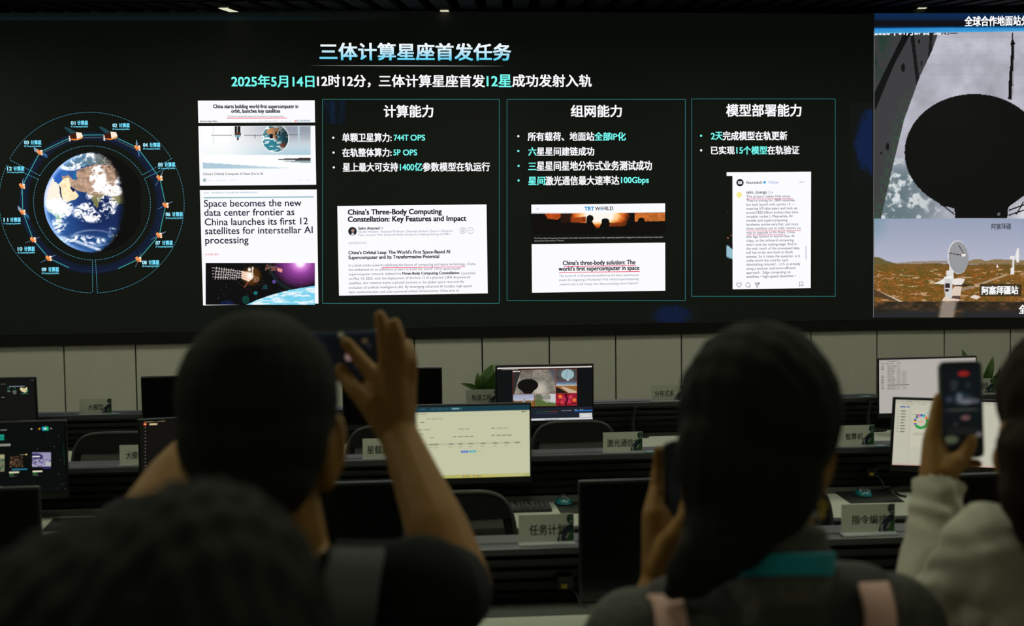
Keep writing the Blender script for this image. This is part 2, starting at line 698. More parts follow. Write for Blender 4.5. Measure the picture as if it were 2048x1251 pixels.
# ------------------------------------------------------------------ the big display on the front wall
M_disp = attr_mat('lit_display', True)
M_led = mat('led_black', (22, 24, 20), 0.55, spec=0.25)
_b = M_led.node_tree.nodes['Principled BSDF']                 # a lit display never goes fully black
_b.inputs['Emission Color'].default_value = (*lin((7, 9, 7)), 1)
_b.inputs['Emission Strength'].default_value = 1.0
M_led.cycles.emission_sampling = 'NONE'
M_bez = mat('bezel_black', (10, 10, 10), 0.35)
WALLF = lambda: Flat(wall, lambda a, b, off: wall3(a, b, 0.03 + off), 0.001)
WHITE, CYAN, INK = (252, 252, 255), (118, 250, 240), (22, 20, 38)
p0 = wall3(0, 0)
screen = thing('video_screen', 'huge black display across the front wall showing a slide about satellites', 'screen', (p0[0], p0[1], 0))
mb = MB()
bent_slab(mb, S_MIN, wall(1742, 300)[0], Z_SCR_B, Z_SCR_T, 0.03, -0.05)
mb.build('slide_display', M_led, screen, True)
mb = MB()
bent_slab(mb, wall(1742, 300)[0] + 0.002, S_MAX, Z_SCR_B, Z_SCR_T, 0.03, -0.05)
mb.build('feed_display', M_led, screen, True)
mb = MB()
bent_slab(mb, S_MIN, S_MAX, 1.072, Z_SCR_B - 0.003, 0.045, -0.05)
mb.build('lower_bezel', M_bez, screen, True)

# heading and subtitle
f = WALLF()
f.text('三体计算星座首发任务', 640, 87, 1021, 122, (255, 255, 255), 0.028, (70, 205, 240))
f.grad(620, 131.8, 1010, 133.6, (16, 18, 16), (225, 235, 240), (16, 18, 16))
f.build('title_lettering', M_disp, screen)
for s, x0, x1, c in (('2025年5月14日', 464, 629, CYAN), ('12时12分，', 635, 741, WHITE), ('三体计算星座首发', 758, 969, WHITE),
                     ('12星', 973, 1022, CYAN), ('成功发射入轨', 1024, 1182, WHITE)):
    f = WALLF()
    yy = -(x0 - 464) / 720 * 1.2
    f.text(s, x0, 151 + yy, x1, 175.5 + yy, c, 0.024)
    f.build('subtitle_lettering', M_disp, screen)


# ---- the orbit diagram
orb = WALLF()
oc = wall(186.5, 406)
ro, ri = 1.0, 1.0
ro = (wall(371, 406)[0] - wall(2, 406)[0]) / 2
ri = (wall(303, 406)[0] - wall(70, 406)[0]) / 2
DASH = (84, 170, 195)


def arc_dashes(F, c, r, a0, a1, n, w, rgb):
    for k in range(n):
        g = a0 + (a1 - a0) * k / n
        d = (a1 - a0) / n * (0.55 if k % 2 == 0 else 0.2)
        p = [(c[0] + r * math.cos(g + d * t), c[1] + r * math.sin(g + d * t)) for t in (0, 1)]
        F.line2(p[0], p[1], w, rgb)


def line_dashes(F, p, q, n, w, rgb):
    p, q = np.array(p), np.array(q)
    for k in range(n):
        F.line2(p + (q - p) * k / n, p + (q - p) * (k + 0.55) / n, w, rgb)


# the soft dark-blue orbit band
NB = 90
for rr0, rr1, colr in ((ri * 1.09, ri * 1.125, (17, 22, 36)), (ri * 1.125, ri * 1.17, (15, 27, 50)), (ri * 1.175, ri * 1.225, (19, 30, 56)), (ri * 1.225, ri * 1.25, (16, 21, 36))):
    orb.disc2(oc[0], oc[1], rr1, colr, rr0, NB)
orb.up()
for a0, a1 in ((math.radians(29), math.radians(151)), (math.radians(155), math.radians(268.5)), (math.radians(-88.5), math.radians(25))):
    no = int((a1 - a0) * 62)
    arc_dashes(orb, oc, ro, a0, a1, no, 0.0048, DASH)
    arc_dashes(orb, oc, ri, a0, a1, int(no * 0.68), 0.0048, DASH)
    for g in (a0, a1):
        u = (math.cos(g), math.sin(g))
        line_dashes(orb, (oc[0] + u[0] * ri, oc[1] + u[1] * ri), (oc[0] + u[0] * ro, oc[1] + u[1] * ro), 16, 0.0045, DASH)
sats = {1: (153, 271), 2: (222, 270), 4: (277, 296), 5: (321, 356), 6: (333, 410), 7: (320, 470), 8: (279, 518),
        3: (82, 305), 12: (47, 372), 11: (48, 424), 10: (69, 479), 9: (100, 516)}
TEAL = (60, 165, 160)
chain = [(140, 535)] + [sats[k] for k in (9, 10, 11, 12, 3, 1, 2, 4, 5, 6, 7, 8)] + [(238, 537)]
for p, q in zip(chain[:-1], chain[1:]):
    orb.line(p, q, 0.006, TEAL)
for p, q in (((153, 276), (222, 275)), ((88, 306), (150, 277)), ((222, 275), (272, 298))):
    line_dashes(orb, wall(*p), wall(*q), 26, 0.004, (120, 140, 140))
orb_o = orb.build('orbit_diagram', M_disp, screen)
cap = WALLF()
cap.layer = 2
for k, (x, y) in {1: (144, 242), 2: (227, 247), 3: (51, 281), 4: (288, 286), 5: (318, 325), 6: (333, 424), 7: (313, 481), 8: (286, 520), 9: (86, 534),
                  10: (38, 493), 11: (10, 435), 12: (17, 333)}.items():
    cap.text('%02d' % k, x, y + 1, x + 9, y + 8, (170, 235, 255), 0.05)
    cap.text('计算星', x + 13, y, x + 34, y + 8.5, (120, 225, 255), 0.04)
    cap.text('%02d Computing Satellite' % k, x, y + 10.3, x + 34, y + 14.2, (110, 215, 245), 0.02)
cap.build('caption_lettering', M_disp, orb_o)


def sat_icon(k, x, y):
    F = WALLF()
    F.layer = 3
    if k in (1, 2):
        big = [(-24, -16), (-15, -15.5), (2, -6), (-9, -2)]
        F.poly([(x + a, y + b) for a, b in reversed(big)], (28, 62, 72))
        F.line((x - 19, y - 15.7), (x - 3, y - 4), 0.003, (70, 110, 120))
        F.up()
        for sh, c in (([(-12, 0), (1, -6), (3, 9), (-10, 7)], (60, 24, 14)), ([(1, -6), (12, -5), (15, 3), (3, 7)], (255, 236, 216)),
                      ([(3, 7), (15, 3), (13, 7), (2, 10)], (250, 160, 84)), ([(-10, 7), (3, 7), (2, 10.5), (-7, 9.5)], (238, 128, 52)),
                      ([(-13, 1), (-11, 1), (-10, 6), (-13, 5)], (250, 210, 180)), ([(-13, 6), (-9, 6), (-10, 13), (-13, 11)], (220, 220, 224))):
            F.poly([(x + a, y + b) for a, b in reversed(sh)], c)
    else:
        ang = math.radians({3: 28, 4: 78, 5: 118, 6: 152, 7: 150, 8: 112, 9: 152, 10: 158, 11: 42, 12: 96}[k])
        u = np.array([math.cos(ang), math.sin(ang)])
        w = np.array([-u[1] * 0.45 + 0.35, u[0] * 0.45 + 0.35])
        w = w / np.linalg.norm(w)
        for sgn, c, L in ((1, (36, 92, 140), 17), (-1, (128, 158, 190), 13)):
            P = [u * sgn * 3 - w * 4.2, u * sgn * L - w * 4.2, u * sgn * L + w * 4.2, u * sgn * 3 + w * 4.2]
            P = [(x + p[0], y + p[1]) for p in P]
            F.poly(P if sgn < 0 else P[::-1], c)
            F.line((x + u[0] * sgn * 3, y + u[1] * sgn * 3), (x + u[0] * sgn * L, y + u[1] * sgn * L), 0.002, (150, 170, 190))
        F.up()
        for dx, dy, r, c in ((-3, -2, 3.6, (246, 160, 92)), (2, 1, 4, (250, 176, 110)), (-1, 2.5, 3, (226, 110, 50)), (3, -2.5, 2.4, (255, 238, 222)), (-1.5, -3.5, 1.8, (190, 66, 40)),
                             (4, 4, 2, (250, 225, 205))):
            F.disc(x + dx, y + dy, r, c, n=8)
    F.build('satellite_icon', M_disp, orb_o)


for k, (x, y) in sats.items():
    sat_icon(k, x, y)


def earth_img(X, Y):
    x, y = (X - 80) * 5.44, (Y - 290) * 5.44       # sketch coordinates
    u, v = (x - 598) / 543, (y - 626) / 543
    r2 = u * u + v * v
    z = np.sqrt(np.clip(1 - r2, 0, 1))
    n1 = fbm(x / 60, y / 60)
    n2 = fbm(x / 24 + 9, y / 24 + 3)
    jx, jy = (n2 - .5) * 26, (n1 - .5) * 26
    xx, yy = x + jx, y + jy
    img = flatimg(X, (12, 28, 72))
    img = over(img, (44, 96, 168), sst(0.15, -0.95, u + v * .2) * .9)
    img = over(img, (34, 80, 140), sst(800, 1150, y) * .8)
    land = inpoly(xx, yy, [(60, 530), (110, 400), (150, 345), (170, 395), (215, 425), (225, 470), (240, 560), (265, 610), (290, 640), (335, 652), (300, 740), (255, 790), (240, 860),
                           (215, 900), (190, 840), (180, 770), (110, 740), (60, 640)])
    img = over(img, (236, 212, 196), land)
    img = over(img, (120, 160, 140), land * sst(640, 740, y))
    asia = inpoly(xx, yy, [(228, 340), (320, 330), (372, 380), (412, 370), (410, 285), (470, 250), (620, 210), (800, 215), (890, 290), (875, 380), (845, 420), (925, 520), (930, 640), (860, 645), (790, 600),
                           (780, 555), (720, 550), (660, 600), (632, 690), (600, 650), (560, 560), (512, 515), (400, 490), (345, 440), (300, 400)])
    asiac = flatimg(X, (158, 128, 108)) * (0.65 + 0.7 * n2[..., None])
    asiac = over(asiac, (96, 100, 60), sst(500, 600, y) * .9)
    asiac = over(asiac, (80, 62, 54), sst(330, 230, y) * sst(.45, .6, n1) * .8)
    img = np.where(asia[..., None], asiac, img)
    arab = inpoly(xx, yy, [(218, 418), (260, 370), (330, 365), (345, 450), (390, 500), (432, 540), (400, 590), (300, 625), (262, 600), (240, 540), (228, 470)])
    img = np.where(arab[..., None], flatimg(X, (240, 206, 168)) * (0.86 + .28 * n2[..., None]), img)
    nb = 262 + 60 * (n1 - .5) + 46 * sst(300, 620, xx) * -1
    north = (yy < nb) & ~inpoly(xx, yy, [(140, 400), (150, 330), (230, 230), (300, 150), (250, 330)])
    img = np.where(north[..., None], over(flatimg(X, (66, 104, 128)), (120, 104, 84), sst(420, 800, x) * .8) * (0.62 + .75 * n2[..., None]), img)
    for p, c in (([(150, 335), (205, 265), (240, 330), (258, 375), (225, 415), (170, 390)], (30, 78, 160)), ([(250, 312), (300, 280), (325, 318), (268, 330)], (36, 90, 160)),
                 ([(372, 292), (412, 285), (395, 340), (405, 378), (370, 372)], (24, 90, 140)), ([(216, 446), (232, 452), (258, 590), (240, 592)], (14, 22, 60)),
                 ([(333, 445), (352, 458), (400, 492), (366, 512), (345, 480)], (12, 18, 44))):
        img = over(img, c, inpoly(x + jx * .5, y + jy * .5, p))
    # clouds
    wx, wy = fbm(x / 110 + 5, y / 110 + 1, 4) - .5, fbm(x / 110 + 20, y / 110 + 9, 4) - .5
    c1 = fbm(x / 120 + 3 + wx * 2.6, y / 90 + 8 + wy * 2.6, 6)
    c2 = fbm(x / 30 + wx * 7, y / 22 + 2 + wy * 7, 5)
    cl = sst(.43, .60, .62 * c1 + .38 * c2)
    reg = np.zeros(X.shape)
    for cx, cy, rx, ry, w in ((640, 360, 90, 150, 1.15), (560, 150, 210, 70, 1.0), (760, 480, 190, 80, 1.15), (620, 560, 110, 80, .9), (600, 730, 230, 110, 1.25), (250, 680, 120, 110, 1.35), (130, 640, 70, 90, .9),
                              (880, 430, 60, 110, 1.2), (230, 860, 90, 110, .8), (780, 640, 80, 70, .7), (400, 1040, 300, 70, .5), (820, 950, 90, 60, .9), (560, 1040, 200, 40, .6), (350, 220, 160, 60, .8)):
        reg = np.maximum(reg, w * np.clip(1.25 - ell(x, y, cx, cy, rx, ry), 0, 1))
    m = np.clip(cl * np.clip(reg * 1.7, 0, 1.25) * (.55 + .9 * c2), 0, 1)
    m = np.maximum(m, sst(26, 4, seg(x, y, (360, 1030), (660, 1140))) * (.4 + .6 * c2))
    m = np.maximum(m, .5 * sst(16, 2, np.abs(np.sqrt(ell(x, y, 590, 1010, 230, 85)) - 1) * 90) * c1)
    img = over(img, (245, 245, 250), m)
    img = over(img, (150, 185, 235), sst(.80, 1.0, r2) * sst(.1, -.6, u) * .75)
    lit = u * -.79 + z * .61
    sh = sst(-.02, .16, lit + (n2 - .5) * .12) ** .8
    img = img * sh[..., None] * 1.12
    out = r2 > 1
    img = np.where(out[..., None], flatimg(X, (15, 17, 15)), img)
    return img + 8


e = WALLF()
e.layer = 1
e.pic(88, 303, 283, 507, 215, 224, earth_img, keep=lambda X, Y: (((X - 80) * 5.44 - 598) / 548) ** 2 + (((Y - 290) * 5.44 - 626) / 548) ** 2 < 1)
e.build('earth_picture', M_disp, orb_o)


# ---- news clippings
def card(name, label=None):
    return WALLF(), name, label


f = WALLF()
f.poly([(398, 246.3), (630.5, 245.5), (630, 201.5), (397, 202)], WHITE)
f.up()
f.line_of('China starts building world-first supercomputer in', 428, 597, 217, INK, 0.045, 1.25)
f.line_of('orbit, launches key satellites', 464, 561, 226.3, INK, 0.045, 1.25)
f.line_of('The launch could greatly expand the boundaries of space applications.', 456, 569, 234.8, (50, 40, 60), 0, 1.2)
f.rect(455, 236.2, 574, 237.6, (240, 90, 130))
f.line_of('By Pranav Ranjan Mishra', 402, 436, 244.6, INK, 0.034, 1.3)
f.line_of('Space', 506, 513, 244.4, (60, 200, 225))
f.line_of('May 15, 2025 02:43 PM EST', 519, 556, 244.4, (130, 130, 150))
f.line_of('GET YOUR NEWS FROM', 595, 621, 242.3, INK, 0.034)
f.rect(595, 244, 621, 244.8, (40, 190, 220))
f.disc(592, 243, 2.2, (235, 90, 60), 1.0)
for xx in (565, 573, 581):
    f.disc(xx, 243, 1.3, (150, 160, 190), 0.8, 10)
f.build('news_clipping', M_disp, screen, label='white news clipping strip headed China starts building world-first supercomputer')


def compute_img(X, Y):
    x, y = (X - 395) * 6.95, (Y - 195) * 6.95
    k = np.clip((x - 420) / 1100, 0, 1)
    img = flatimg(X, (255, 255, 255))
    top = over(flatimg(X, (255, 255, 255)), (150, 158, 172), np.clip(k * 1.3, 0, 1) * sst(830, 430, y))
    top = over(top, (176, 206, 220), sst(560, 800, y) * np.clip(k * 1.2 + .1, 0, 1))
    img = np.where((y < 800)[..., None], top, img)
    img = over(img, (60, 58, 58), inpoly(x, y, [(1060, 866), (1250, 848), (1580, 840), (1580, 890), (1300, 872)]))
    img = over(img, (150, 168, 178), inpoly(x, y, [(1150, 884), (1580, 880), (1580, 915), (1330, 902)]))
    tri = inpoly(x, y, [(80, 905), (80, 990), (1420, 985), (1000, 965)])
    img = over(img, (176, 204, 220), tri * (1 - .55 * k))
    # globe
    g = ell(x, y, 1085, 570, 182, 190)
    n = fbm(x / 50, y / 40)
    gl = flatimg(X, (42, 116, 132))
    gl = over(gl, (220, 235, 235), sst(.5, .62, fbm(x / 60 + 4, y / 22)))
    gl = over(gl, (176, 130, 92), inpoly(x + 20 * n, y, [(960, 480), (1020, 420), (1150, 430), (1110, 520), (1120, 600), (1060, 560)]))
    gl = over(gl, (150, 84, 56), inpoly(x, y, [(1150, 660), (1230, 610), (1220, 690), (1160, 700)]))
    gl = gl * np.clip(1.12 - .7 * sst(1000, 1280, x + .3 * (570 - y)), .2, 1.2)[..., None]
    img = over(img, (255, 255, 255), sst(1.14, 1.06, g))
    img = np.where((g < 1)[..., None], gl, img)
    for p, q, w, c in (((205, 530), (1430, 522), 4, (60, 60, 66)), ((224, 400), (224, 655), 6, (196, 214, 226)), ((1410, 400), (1414, 655), 12, (190, 214, 226)), ((540, 400), (540, 505), 17, (14, 13, 12)), ((580, 400), (580, 505), 17, (14, 13, 12)),
                       ((566, 560), (566, 588), 10, (20, 20, 20)), ((560, 400), (560, 500), 5, (200, 200, 200)), ((800, 520), (800, 566), 5, (40, 40, 40))):
        img = over(img, c, seg(x, y, p, q) < w)
    for x0, y0, x1, y1, c in ((482, 505, 522, 560, (236, 238, 240)), (612, 505, 650, 560, (236, 238, 240)), (522, 497, 606, 522, (96, 52, 30)), (526, 524, 604, 556, (110, 168, 190)), (1006, 512, 1050, 572, (16, 20, 36)),
                              (1084, 480, 1106, 520, (16, 18, 22)), (1130, 478, 1154, 518, (16, 18, 22)), (1088, 540, 1112, 574, (40, 34, 30))):
        img = over(img, c, (x > x0) & (x < x1) & (y > y0) & (y < y1))
    return img


f = WALLF()
f.poly([(401, 371.5), (633, 369.5), (630.8, 252), (398, 253)], WHITE)
f.up()
f.pic(407, 253, 621.8, 338, 190, 76, compute_img)
f.up()
f.line_of("China's Orbital Compute: A New Era in AI", 407.5, 527, 350.8, (52, 48, 76), 0.006, 1.1)
f.disc(410.6, 360.5, 3.3, (40, 110, 112), 2.3)
f.disc(410.6, 360.5, 1.2, (40, 110, 112))
f.dashes(416, 472, 361, 1.2, (214, 222, 232), 3)
f.dashes(594, 622, 360, 1.2, (220, 226, 236), 4)
f.build('news_clipping', M_disp, screen, label='white news clipping with a globe and satellite truss picture')


def frontier_img(X, Y):
    x, y = (X - 400) * 8.36, (Y - 510) * 8.36
    n = fbm(x / 70, y / 50)
    img = flatimg(X, (12, 10, 12))
    # purple flare
    d = np.sqrt(ell(x, y, 1680, 130, 520, 470))
    img = over(img, (104, 40, 110), sst(1.0, .62, d) * .9)
    img = over(img, (168, 80, 176), sst(.72, .25, d) * .9)
    img = over(img, (238, 150, 236), sst(.42, .12, d) * .9)
    img = over(img, (255, 248, 255), sst(.22, .08, d))
    img = over(img, (30, 60, 66), sst(.08, .0, np.abs(d - .98)) * .6)
    img = over(img, (90, 52, 10), sst(1.05, .6, np.sqrt(ell(x, y, 865, 345, 185, 185))) * .9)
    img = over(img, (12, 60, 50), (ell(x, y, 770, 740, 60, 70) < 1))
    img = over(img, (28, 110, 116), (ell(x, y, 935, 630, 34, 32) < 1))
    img = over(img, (16, 60, 66), (ell(x, y, 1095, 530, 40, 36) < 1))
    img = over(img, (92, 70, 150), (ell(x, y, 1240, 440, 30, 30) < 1))
    img = over(img, (14, 24, 56), (ell(x, y, 460, 880, 150, 130) < 1))
    img = over(img, (48, 28, 16), seg(x, y, (640, 460), (880, 620)) < 6)
    # planet
    pl = inpoly(x, y, [(770, 830), (960, 745), (1200, 660), (1500, 580), (1760, 535), (1940, 508), (1940, 840)])
    pc = over(flatimg(X, (120, 210, 238)), (232, 246, 252), sst(.42, .66, fbm(x / 130 + y / 300, y / 28)))
    img = np.where(pl[..., None], pc, img)
    # solar wings
    for k in range(4):
        y0, y1 = 232 + 54 * k - 28, 280 + 36 * k - 10
        img = over(img, (200, 190, 190), (seg(x, y, (215, 210 + 55 * k * .92), (695, 270 + 36 * k)) < 3.6))
    for k in range(11):
        t = k / 11
        xx = 270 + 420 * t ** .9
        img = over(img, (215, 205, 200), seg(x, y, (xx + 14, 195 + 66 * t), (xx - 8, 400 + 8 * t)) < 4.5 - 2 * t)
    for k in range(5):
        img = over(img, (150, 96, 80), seg(x, y, (1110 - 5 * k, 165 + 20 * k), (1300, 200 + 14 * k)) < 2.5)
    for k in range(8):
        img = over(img, (150, 110, 100), seg(x, y, (1110 + 24 * k, 160 + 4 * k), (1100 + 24 * k, 235 + 3 * k)) < 2.5)
    for k in range(4):
        img = over(img, (220, 160, 140), seg(x, y, (885, 350 + 26 * k), (985, 372 + 22 * k)) < 3)
    body = inpoly(x, y, [(700, 265), (790, 275), (880, 300), (890, 380), (820, 440), (700, 390)])
    img = over(img, (250, 214, 190), body * (.72 + .5 * n))
    img = over(img, (255, 250, 240), sst(90, 20, np.hypot(x - 840, y - 340)))
    img = over(img, (240, 226, 210), (ell(x, y, 830, 240, 26, 30) < 1) | (seg(x, y, (885, 205), (880, 300)) < 11))
    img = over(img, (120, 60, 44), (seg(x, y, (800, 460), (755, 525)) < 14))
    img = over(img, (230, 150, 140), inpoly(x, y, [(1300, 208), (1385, 235), (1370, 292), (1300, 262)]))
    st = (_LAT[(np.floor(x / 9).astype(int)) % 256, (np.floor(y / 9).astype(int)) % 256] > .992) & ~pl
    return over(img, (130, 130, 140), st * .6)


f = WALLF()
f.poly([(407.5, 610), (637.5, 606.3), (634, 379), (401, 380.5)], WHITE)
f.up()
f.line_of('BLOG    TECHNOLOGY: AI/QUANTUM, AEROSPACE/SPACE', 409, 516, 387.2, (90, 150, 160))
f.rect(409, 394.2, 628.5, 395.2, (150, 190, 198))
for s, x1, b, x0 in (('Space becomes the new', 603.5, 413.6, 409.5), ('data center frontier as', 589.5, 431.8, 410), ('China launches its first 12', 616.5, 450.5, 411), ('satellites for interstellar AI', 626, 468.2, 411.5), ('processing', 498, 487, 412)):
    f.line_of(s, x0, x1, b, (28, 28, 52), 0.012, 1.0)
f.line_of('10 JUNE 2025', 411.5, 438, 510, (236, 70, 110), 0.01)
f.pic(412.5, 525.5, 630.3, 608.8, 220, 86, frontier_img)
f.build('news_clipping', M_disp, screen, label='white news clipping headed Space becomes the new data center frontier')


# ---- the three framed boxes of the slide
BOXC = (44, 112, 112)


def bullets(F, ys, x, cols):
    for y, c in zip(ys, cols):
        F.disc(x, y, 2.1, c, n=14)


def content_box(x0, y0, x1, y1, heading, hx, runs, bl):
    F = WALLF()
    F.frame(x0, y0, x1, y1, 0.0052, BOXC)
    o = F.build('content_box', M_disp, screen)
    F = WALLF()
    F.text(heading, *hx, WHITE, 0.026)
    F.build('heading_lettering', M_disp, o)
    lines = {}
    for s, a, b, c, d, col in runs:
        lines.setdefault(round((b + d) / 2 / 12), []).append((s, a, b, c, d, col))
    for key, rr in lines.items():
        for s, a, b, c, d, col in rr:
            F = WALLF()
            F.text(s, a, b, c, d, col, 0.026)
            F.build('bullet_text', M_disp, o)
        yy = (rr[0][2] + rr[0][4]) / 2
        x, y, col = min(bl, key=lambda q: abs(q[1] - yy))
        F = WALLF()
        F.disc(x, y, 2.2, col, n=14)
        F.build('bullet_point', M_disp, o)
    return o


W_, C_ = WHITE, CYAN
box1 = content_box(645.5, 199.5, 998, 606, '计算能力', (768, 211, 866, 235),
                   [('单颗卫星算力:', 685, 267, 783, 284, W_), ('744T', 788, 270, 817, 281.5, C_), ('OPS', 821, 270, 850, 281.5, C_),
                    ('在轨整体算力:', 685, 297, 783, 313.5, W_), ('5P', 787, 299.5, 801, 311, C_), ('OPS', 806, 299.5, 834, 311, C_),
                    ('星上最大可支持', 686, 326, 796, 343, W_), ('1400', 800, 328.5, 828, 341, C_), ('亿', 829, 326, 844, 342, C_), ('参数模型在轨运行', 845, 325.5, 979, 342.5, W_)],
                   [(667, 276, W_), (667.5, 305.5, W_), (668, 335, W_)])
box2 = content_box(1013.5, 199.5, 1369, 600.5, '组网能力', (1141, 211, 1242, 234.5),
                   [('所有载荷、地面站', 1055, 265, 1187, 282, W_), ('全部', 1188, 265, 1220, 281.5, C_), ('IP', 1221.5, 268, 1233, 280, C_), ('化', 1234, 265, 1250, 281.5, C_),
                    ('六', 1056, 295, 1072, 311.5, C_), ('星星间建链成功', 1073, 295, 1187, 311.5, W_), ('三', 1056, 326, 1072, 340, C_), ('星星间星地分布式业务测试成功', 1073, 323, 1302, 340.5, W_),
                    ('星间', 1056, 353.5, 1089, 370, C_), ('激光通信最大速率达', 1090, 352.5, 1237, 369.5, W_), ('100Gbps', 1241, 354.5, 1296, 369.5, C_)],
                   [(1036, 273, W_), (1036, 302.5, C_), (1036.5, 332, C_), (1036.5, 361, C_)])
box3 = content_box(1381.5, 198.5, 1668, 592, '模型部署能力', (1451, 209, 1600, 233.5),
                   [('2', 1420, 266.5, 1428, 279, C_), ('天', 1429, 264.5, 1443, 280, C_), ('完成模型在轨更新', 1444, 263.5, 1572, 280.5, W_),
                    ('已实现', 1420, 293, 1467, 309, W_), ('15', 1471, 295, 1483.5, 307.5, C_), ('个模型', 1484.5, 293, 1532, 309, C_), ('在轨验证', 1533, 292, 1596, 309, W_)],
                   [(1400.5, 272, C_), (1400.5, 301, W_)])

# article card in the first box
GB = (120, 124, 160)
TX = (62, 62, 92)
f = WALLF()
f.layer = 1
f.poly([(678.5, 590.7), (975, 586), (972.5, 408.8), (675, 412)], WHITE)
f.up()
f.line_of("China's Three-Body Computing", 696.5, 883, 429.3, INK, 0.036, 1.02)
f.line_of('Constellation: Key Features and Impact', 696.5, 932, 443.6, INK, 0.036, 1.02)
f.disc(705.3, 462.4, 8.6, (38, 40, 46), n=36)
f.up()
f.disc(705.8, 460.5, 3.2, (190, 150, 130), n=16)
f.disc(705, 457.6, 3.3, (14, 13, 14), n=14)
f.poly([(702, 470.5), (709, 470.5), (707.5, 465), (704.5, 465)], (210, 200, 205))
f.line_of('Salim Ahamed', 717, 759, 459, INK, 0.034)
f.disc(763.8, 455.8, 2.4, (120, 120, 150), 1.6, 16)
f.line_of('Faculty Member | Assistant Professor | Business Analyst | Expert in Business', 717, 905, 465.3, GB)
f.line_of('Plans, Investor Pitch Decks & Market Research | Helping Startups & SMEs ..', 717, 903, 471.8, GB)
for xx in (925.3, 940.6):
    f.disc(xx, 461, 6.2, (110, 112, 150), 5.5, 28)
f.frame(923.3, 458.2, 927.3, 463.4, 0.003, INK)
for xx in (938, 940.6, 943.2):
    f.disc(xx, 461, .7, (110, 112, 150), n=8)
f.text('2025年5月27日', 697, 483, 733, 488, (140, 140, 165))
f.line_of("China's Orbital Leap: The World's First Space-Based AI", 697.5, 900, 508.4, INK, 0.034, 1.05)
f.line_of('Supercomputer and Its Transformative Potential', 697.5, 878, 517.8, INK, 0.034, 1.05)
for s, x1, b in (('In a bold stride toward redefining the future of computing and space technology, China', 950, 532.8), ("has embarked on an ambitious project to build the world' s first space-based", 920, 541.4),
                 ('supercomputer network, dubbed the ', 802, 550.2), ('on May 14, 2025, with the deployment of the first 12 of a planned 2,800 AI-powered', 940, 559.2),
                 ('satellites, this initiative marks a pivotal moment in the global space race and the', 928, 568.1), ('evolution of artificial intelligence (AI). By leveraging advanced AI models, high-speed', 943, 577),
                 ('laser communication, and solar-powered orbital infrastructure. China aims to', 918, 585.8)):
    f.line_of(s, 698, x1, b, TX)
f.line_of('Three-Body Computing Constellation', 803.5, 918, 548.9, INK, 0.036)
f.line_of('. Launched', 918.5, 950, 548.3, TX)
f.line((763, 534.8), (931, 533.2), 0.006, (240, 80, 120))
f.build('article_card', M_disp, box1)
f = WALLF()
f.pic(648, 203, 693, 248, 24, 24, lambda X, Y: over(flatimg(X, (12, 17, 22)), (14, 34, 62), sst(.35, .7, fbm(X / 9, Y / 40)) * .9))
f.build('background_pattern', M_disp, box1)


def fire_img(X, Y):
    x, y = (X - 1050) * 6.583, (Y - 400) * 6.583
    n = fbm(x / 40, y / 30)
    img = flatimg(X, (12, 10, 9))
    glow = np.clip(1.35 - np.hypot((x - 970) / 330, (y - 200) / 150), 0, 1)
    img = over(img, (214, 92, 28), sst(.05, .42, glow + .25 * (n - .5)) * (y < 390))
    img = over(img, (255, 196, 120), sst(.34, .66, glow + .2 * (n - .5)))
    img = over(img, (255, 248, 238), sst(.56, .85, glow + .2 * (n - .5)))
    img = over(img, (196, 78, 26), inpoly(x, y, [(245, 170), (460, 170), (470, 215), (420, 260), (350, 250), (290, 245)]) * (.6 + .6 * n))
    img = over(img, (226, 122, 50), inpoly(x, y, [(1435, 165), (1835, 165), (1835, 275), (1435, 285)]) * (.62 + .5 * n))
    img = over(img, (150, 60, 20), inpoly(x, y, [(590, 240), (790, 215), (790, 292), (590, 292)]) * (.5 + .8 * n))
    img = over(img, (120, 48, 18), inpoly(x, y, [(1095, 300), (1330, 300), (1300, 340), (1120, 366)]) * (.6 + .6 * n))
    img = over(img, (12, 10, 9), (y > 296) & (np.abs(x - 940) > 70) & ~((x > 1095) & (x < 1330) & (y < 345)))
    img = over(img, (12, 10, 9), (ell(x, y, 845, 240, 46, 44) < 1) | inpoly(x, y, [(800, 250), (870, 280), (940, 390), (930, 420), (780, 420)]))
    img = over(img, (12, 10, 9), (ell(x, y, 1045, 275, 52, 36) < 1) | inpoly(x, y, [(1000, 290), (1100, 290), (1110, 420), (950, 420), (970, 350)]))
    for a, b, c, d in ((1200, 235, 1236, 272), (1325, 240, 1355, 276), (1430, 232, 1470, 268), (1562, 232, 1594, 268), (1370, 165, 1430, 300), (1280, 175, 1325, 240), (560, 170, 640, 235)):
        img = over(img, (22, 12, 8), (x > a) & (x < b) & (y > c - c + b * 0 + (235 if c == 1236 else 0)) & (y > 0) & (y > (b if False else 0)) & (y > 165) & (y < d) & (y > d - 38 if d < 290 else y > 165))
    img = over(img, (12, 10, 9), ell(x, y, 1520, 285, 48, 54) < 1)
    img = over(img, (40, 18, 10), (np.abs(x - 520) < 60) & (y < 300))
    return img


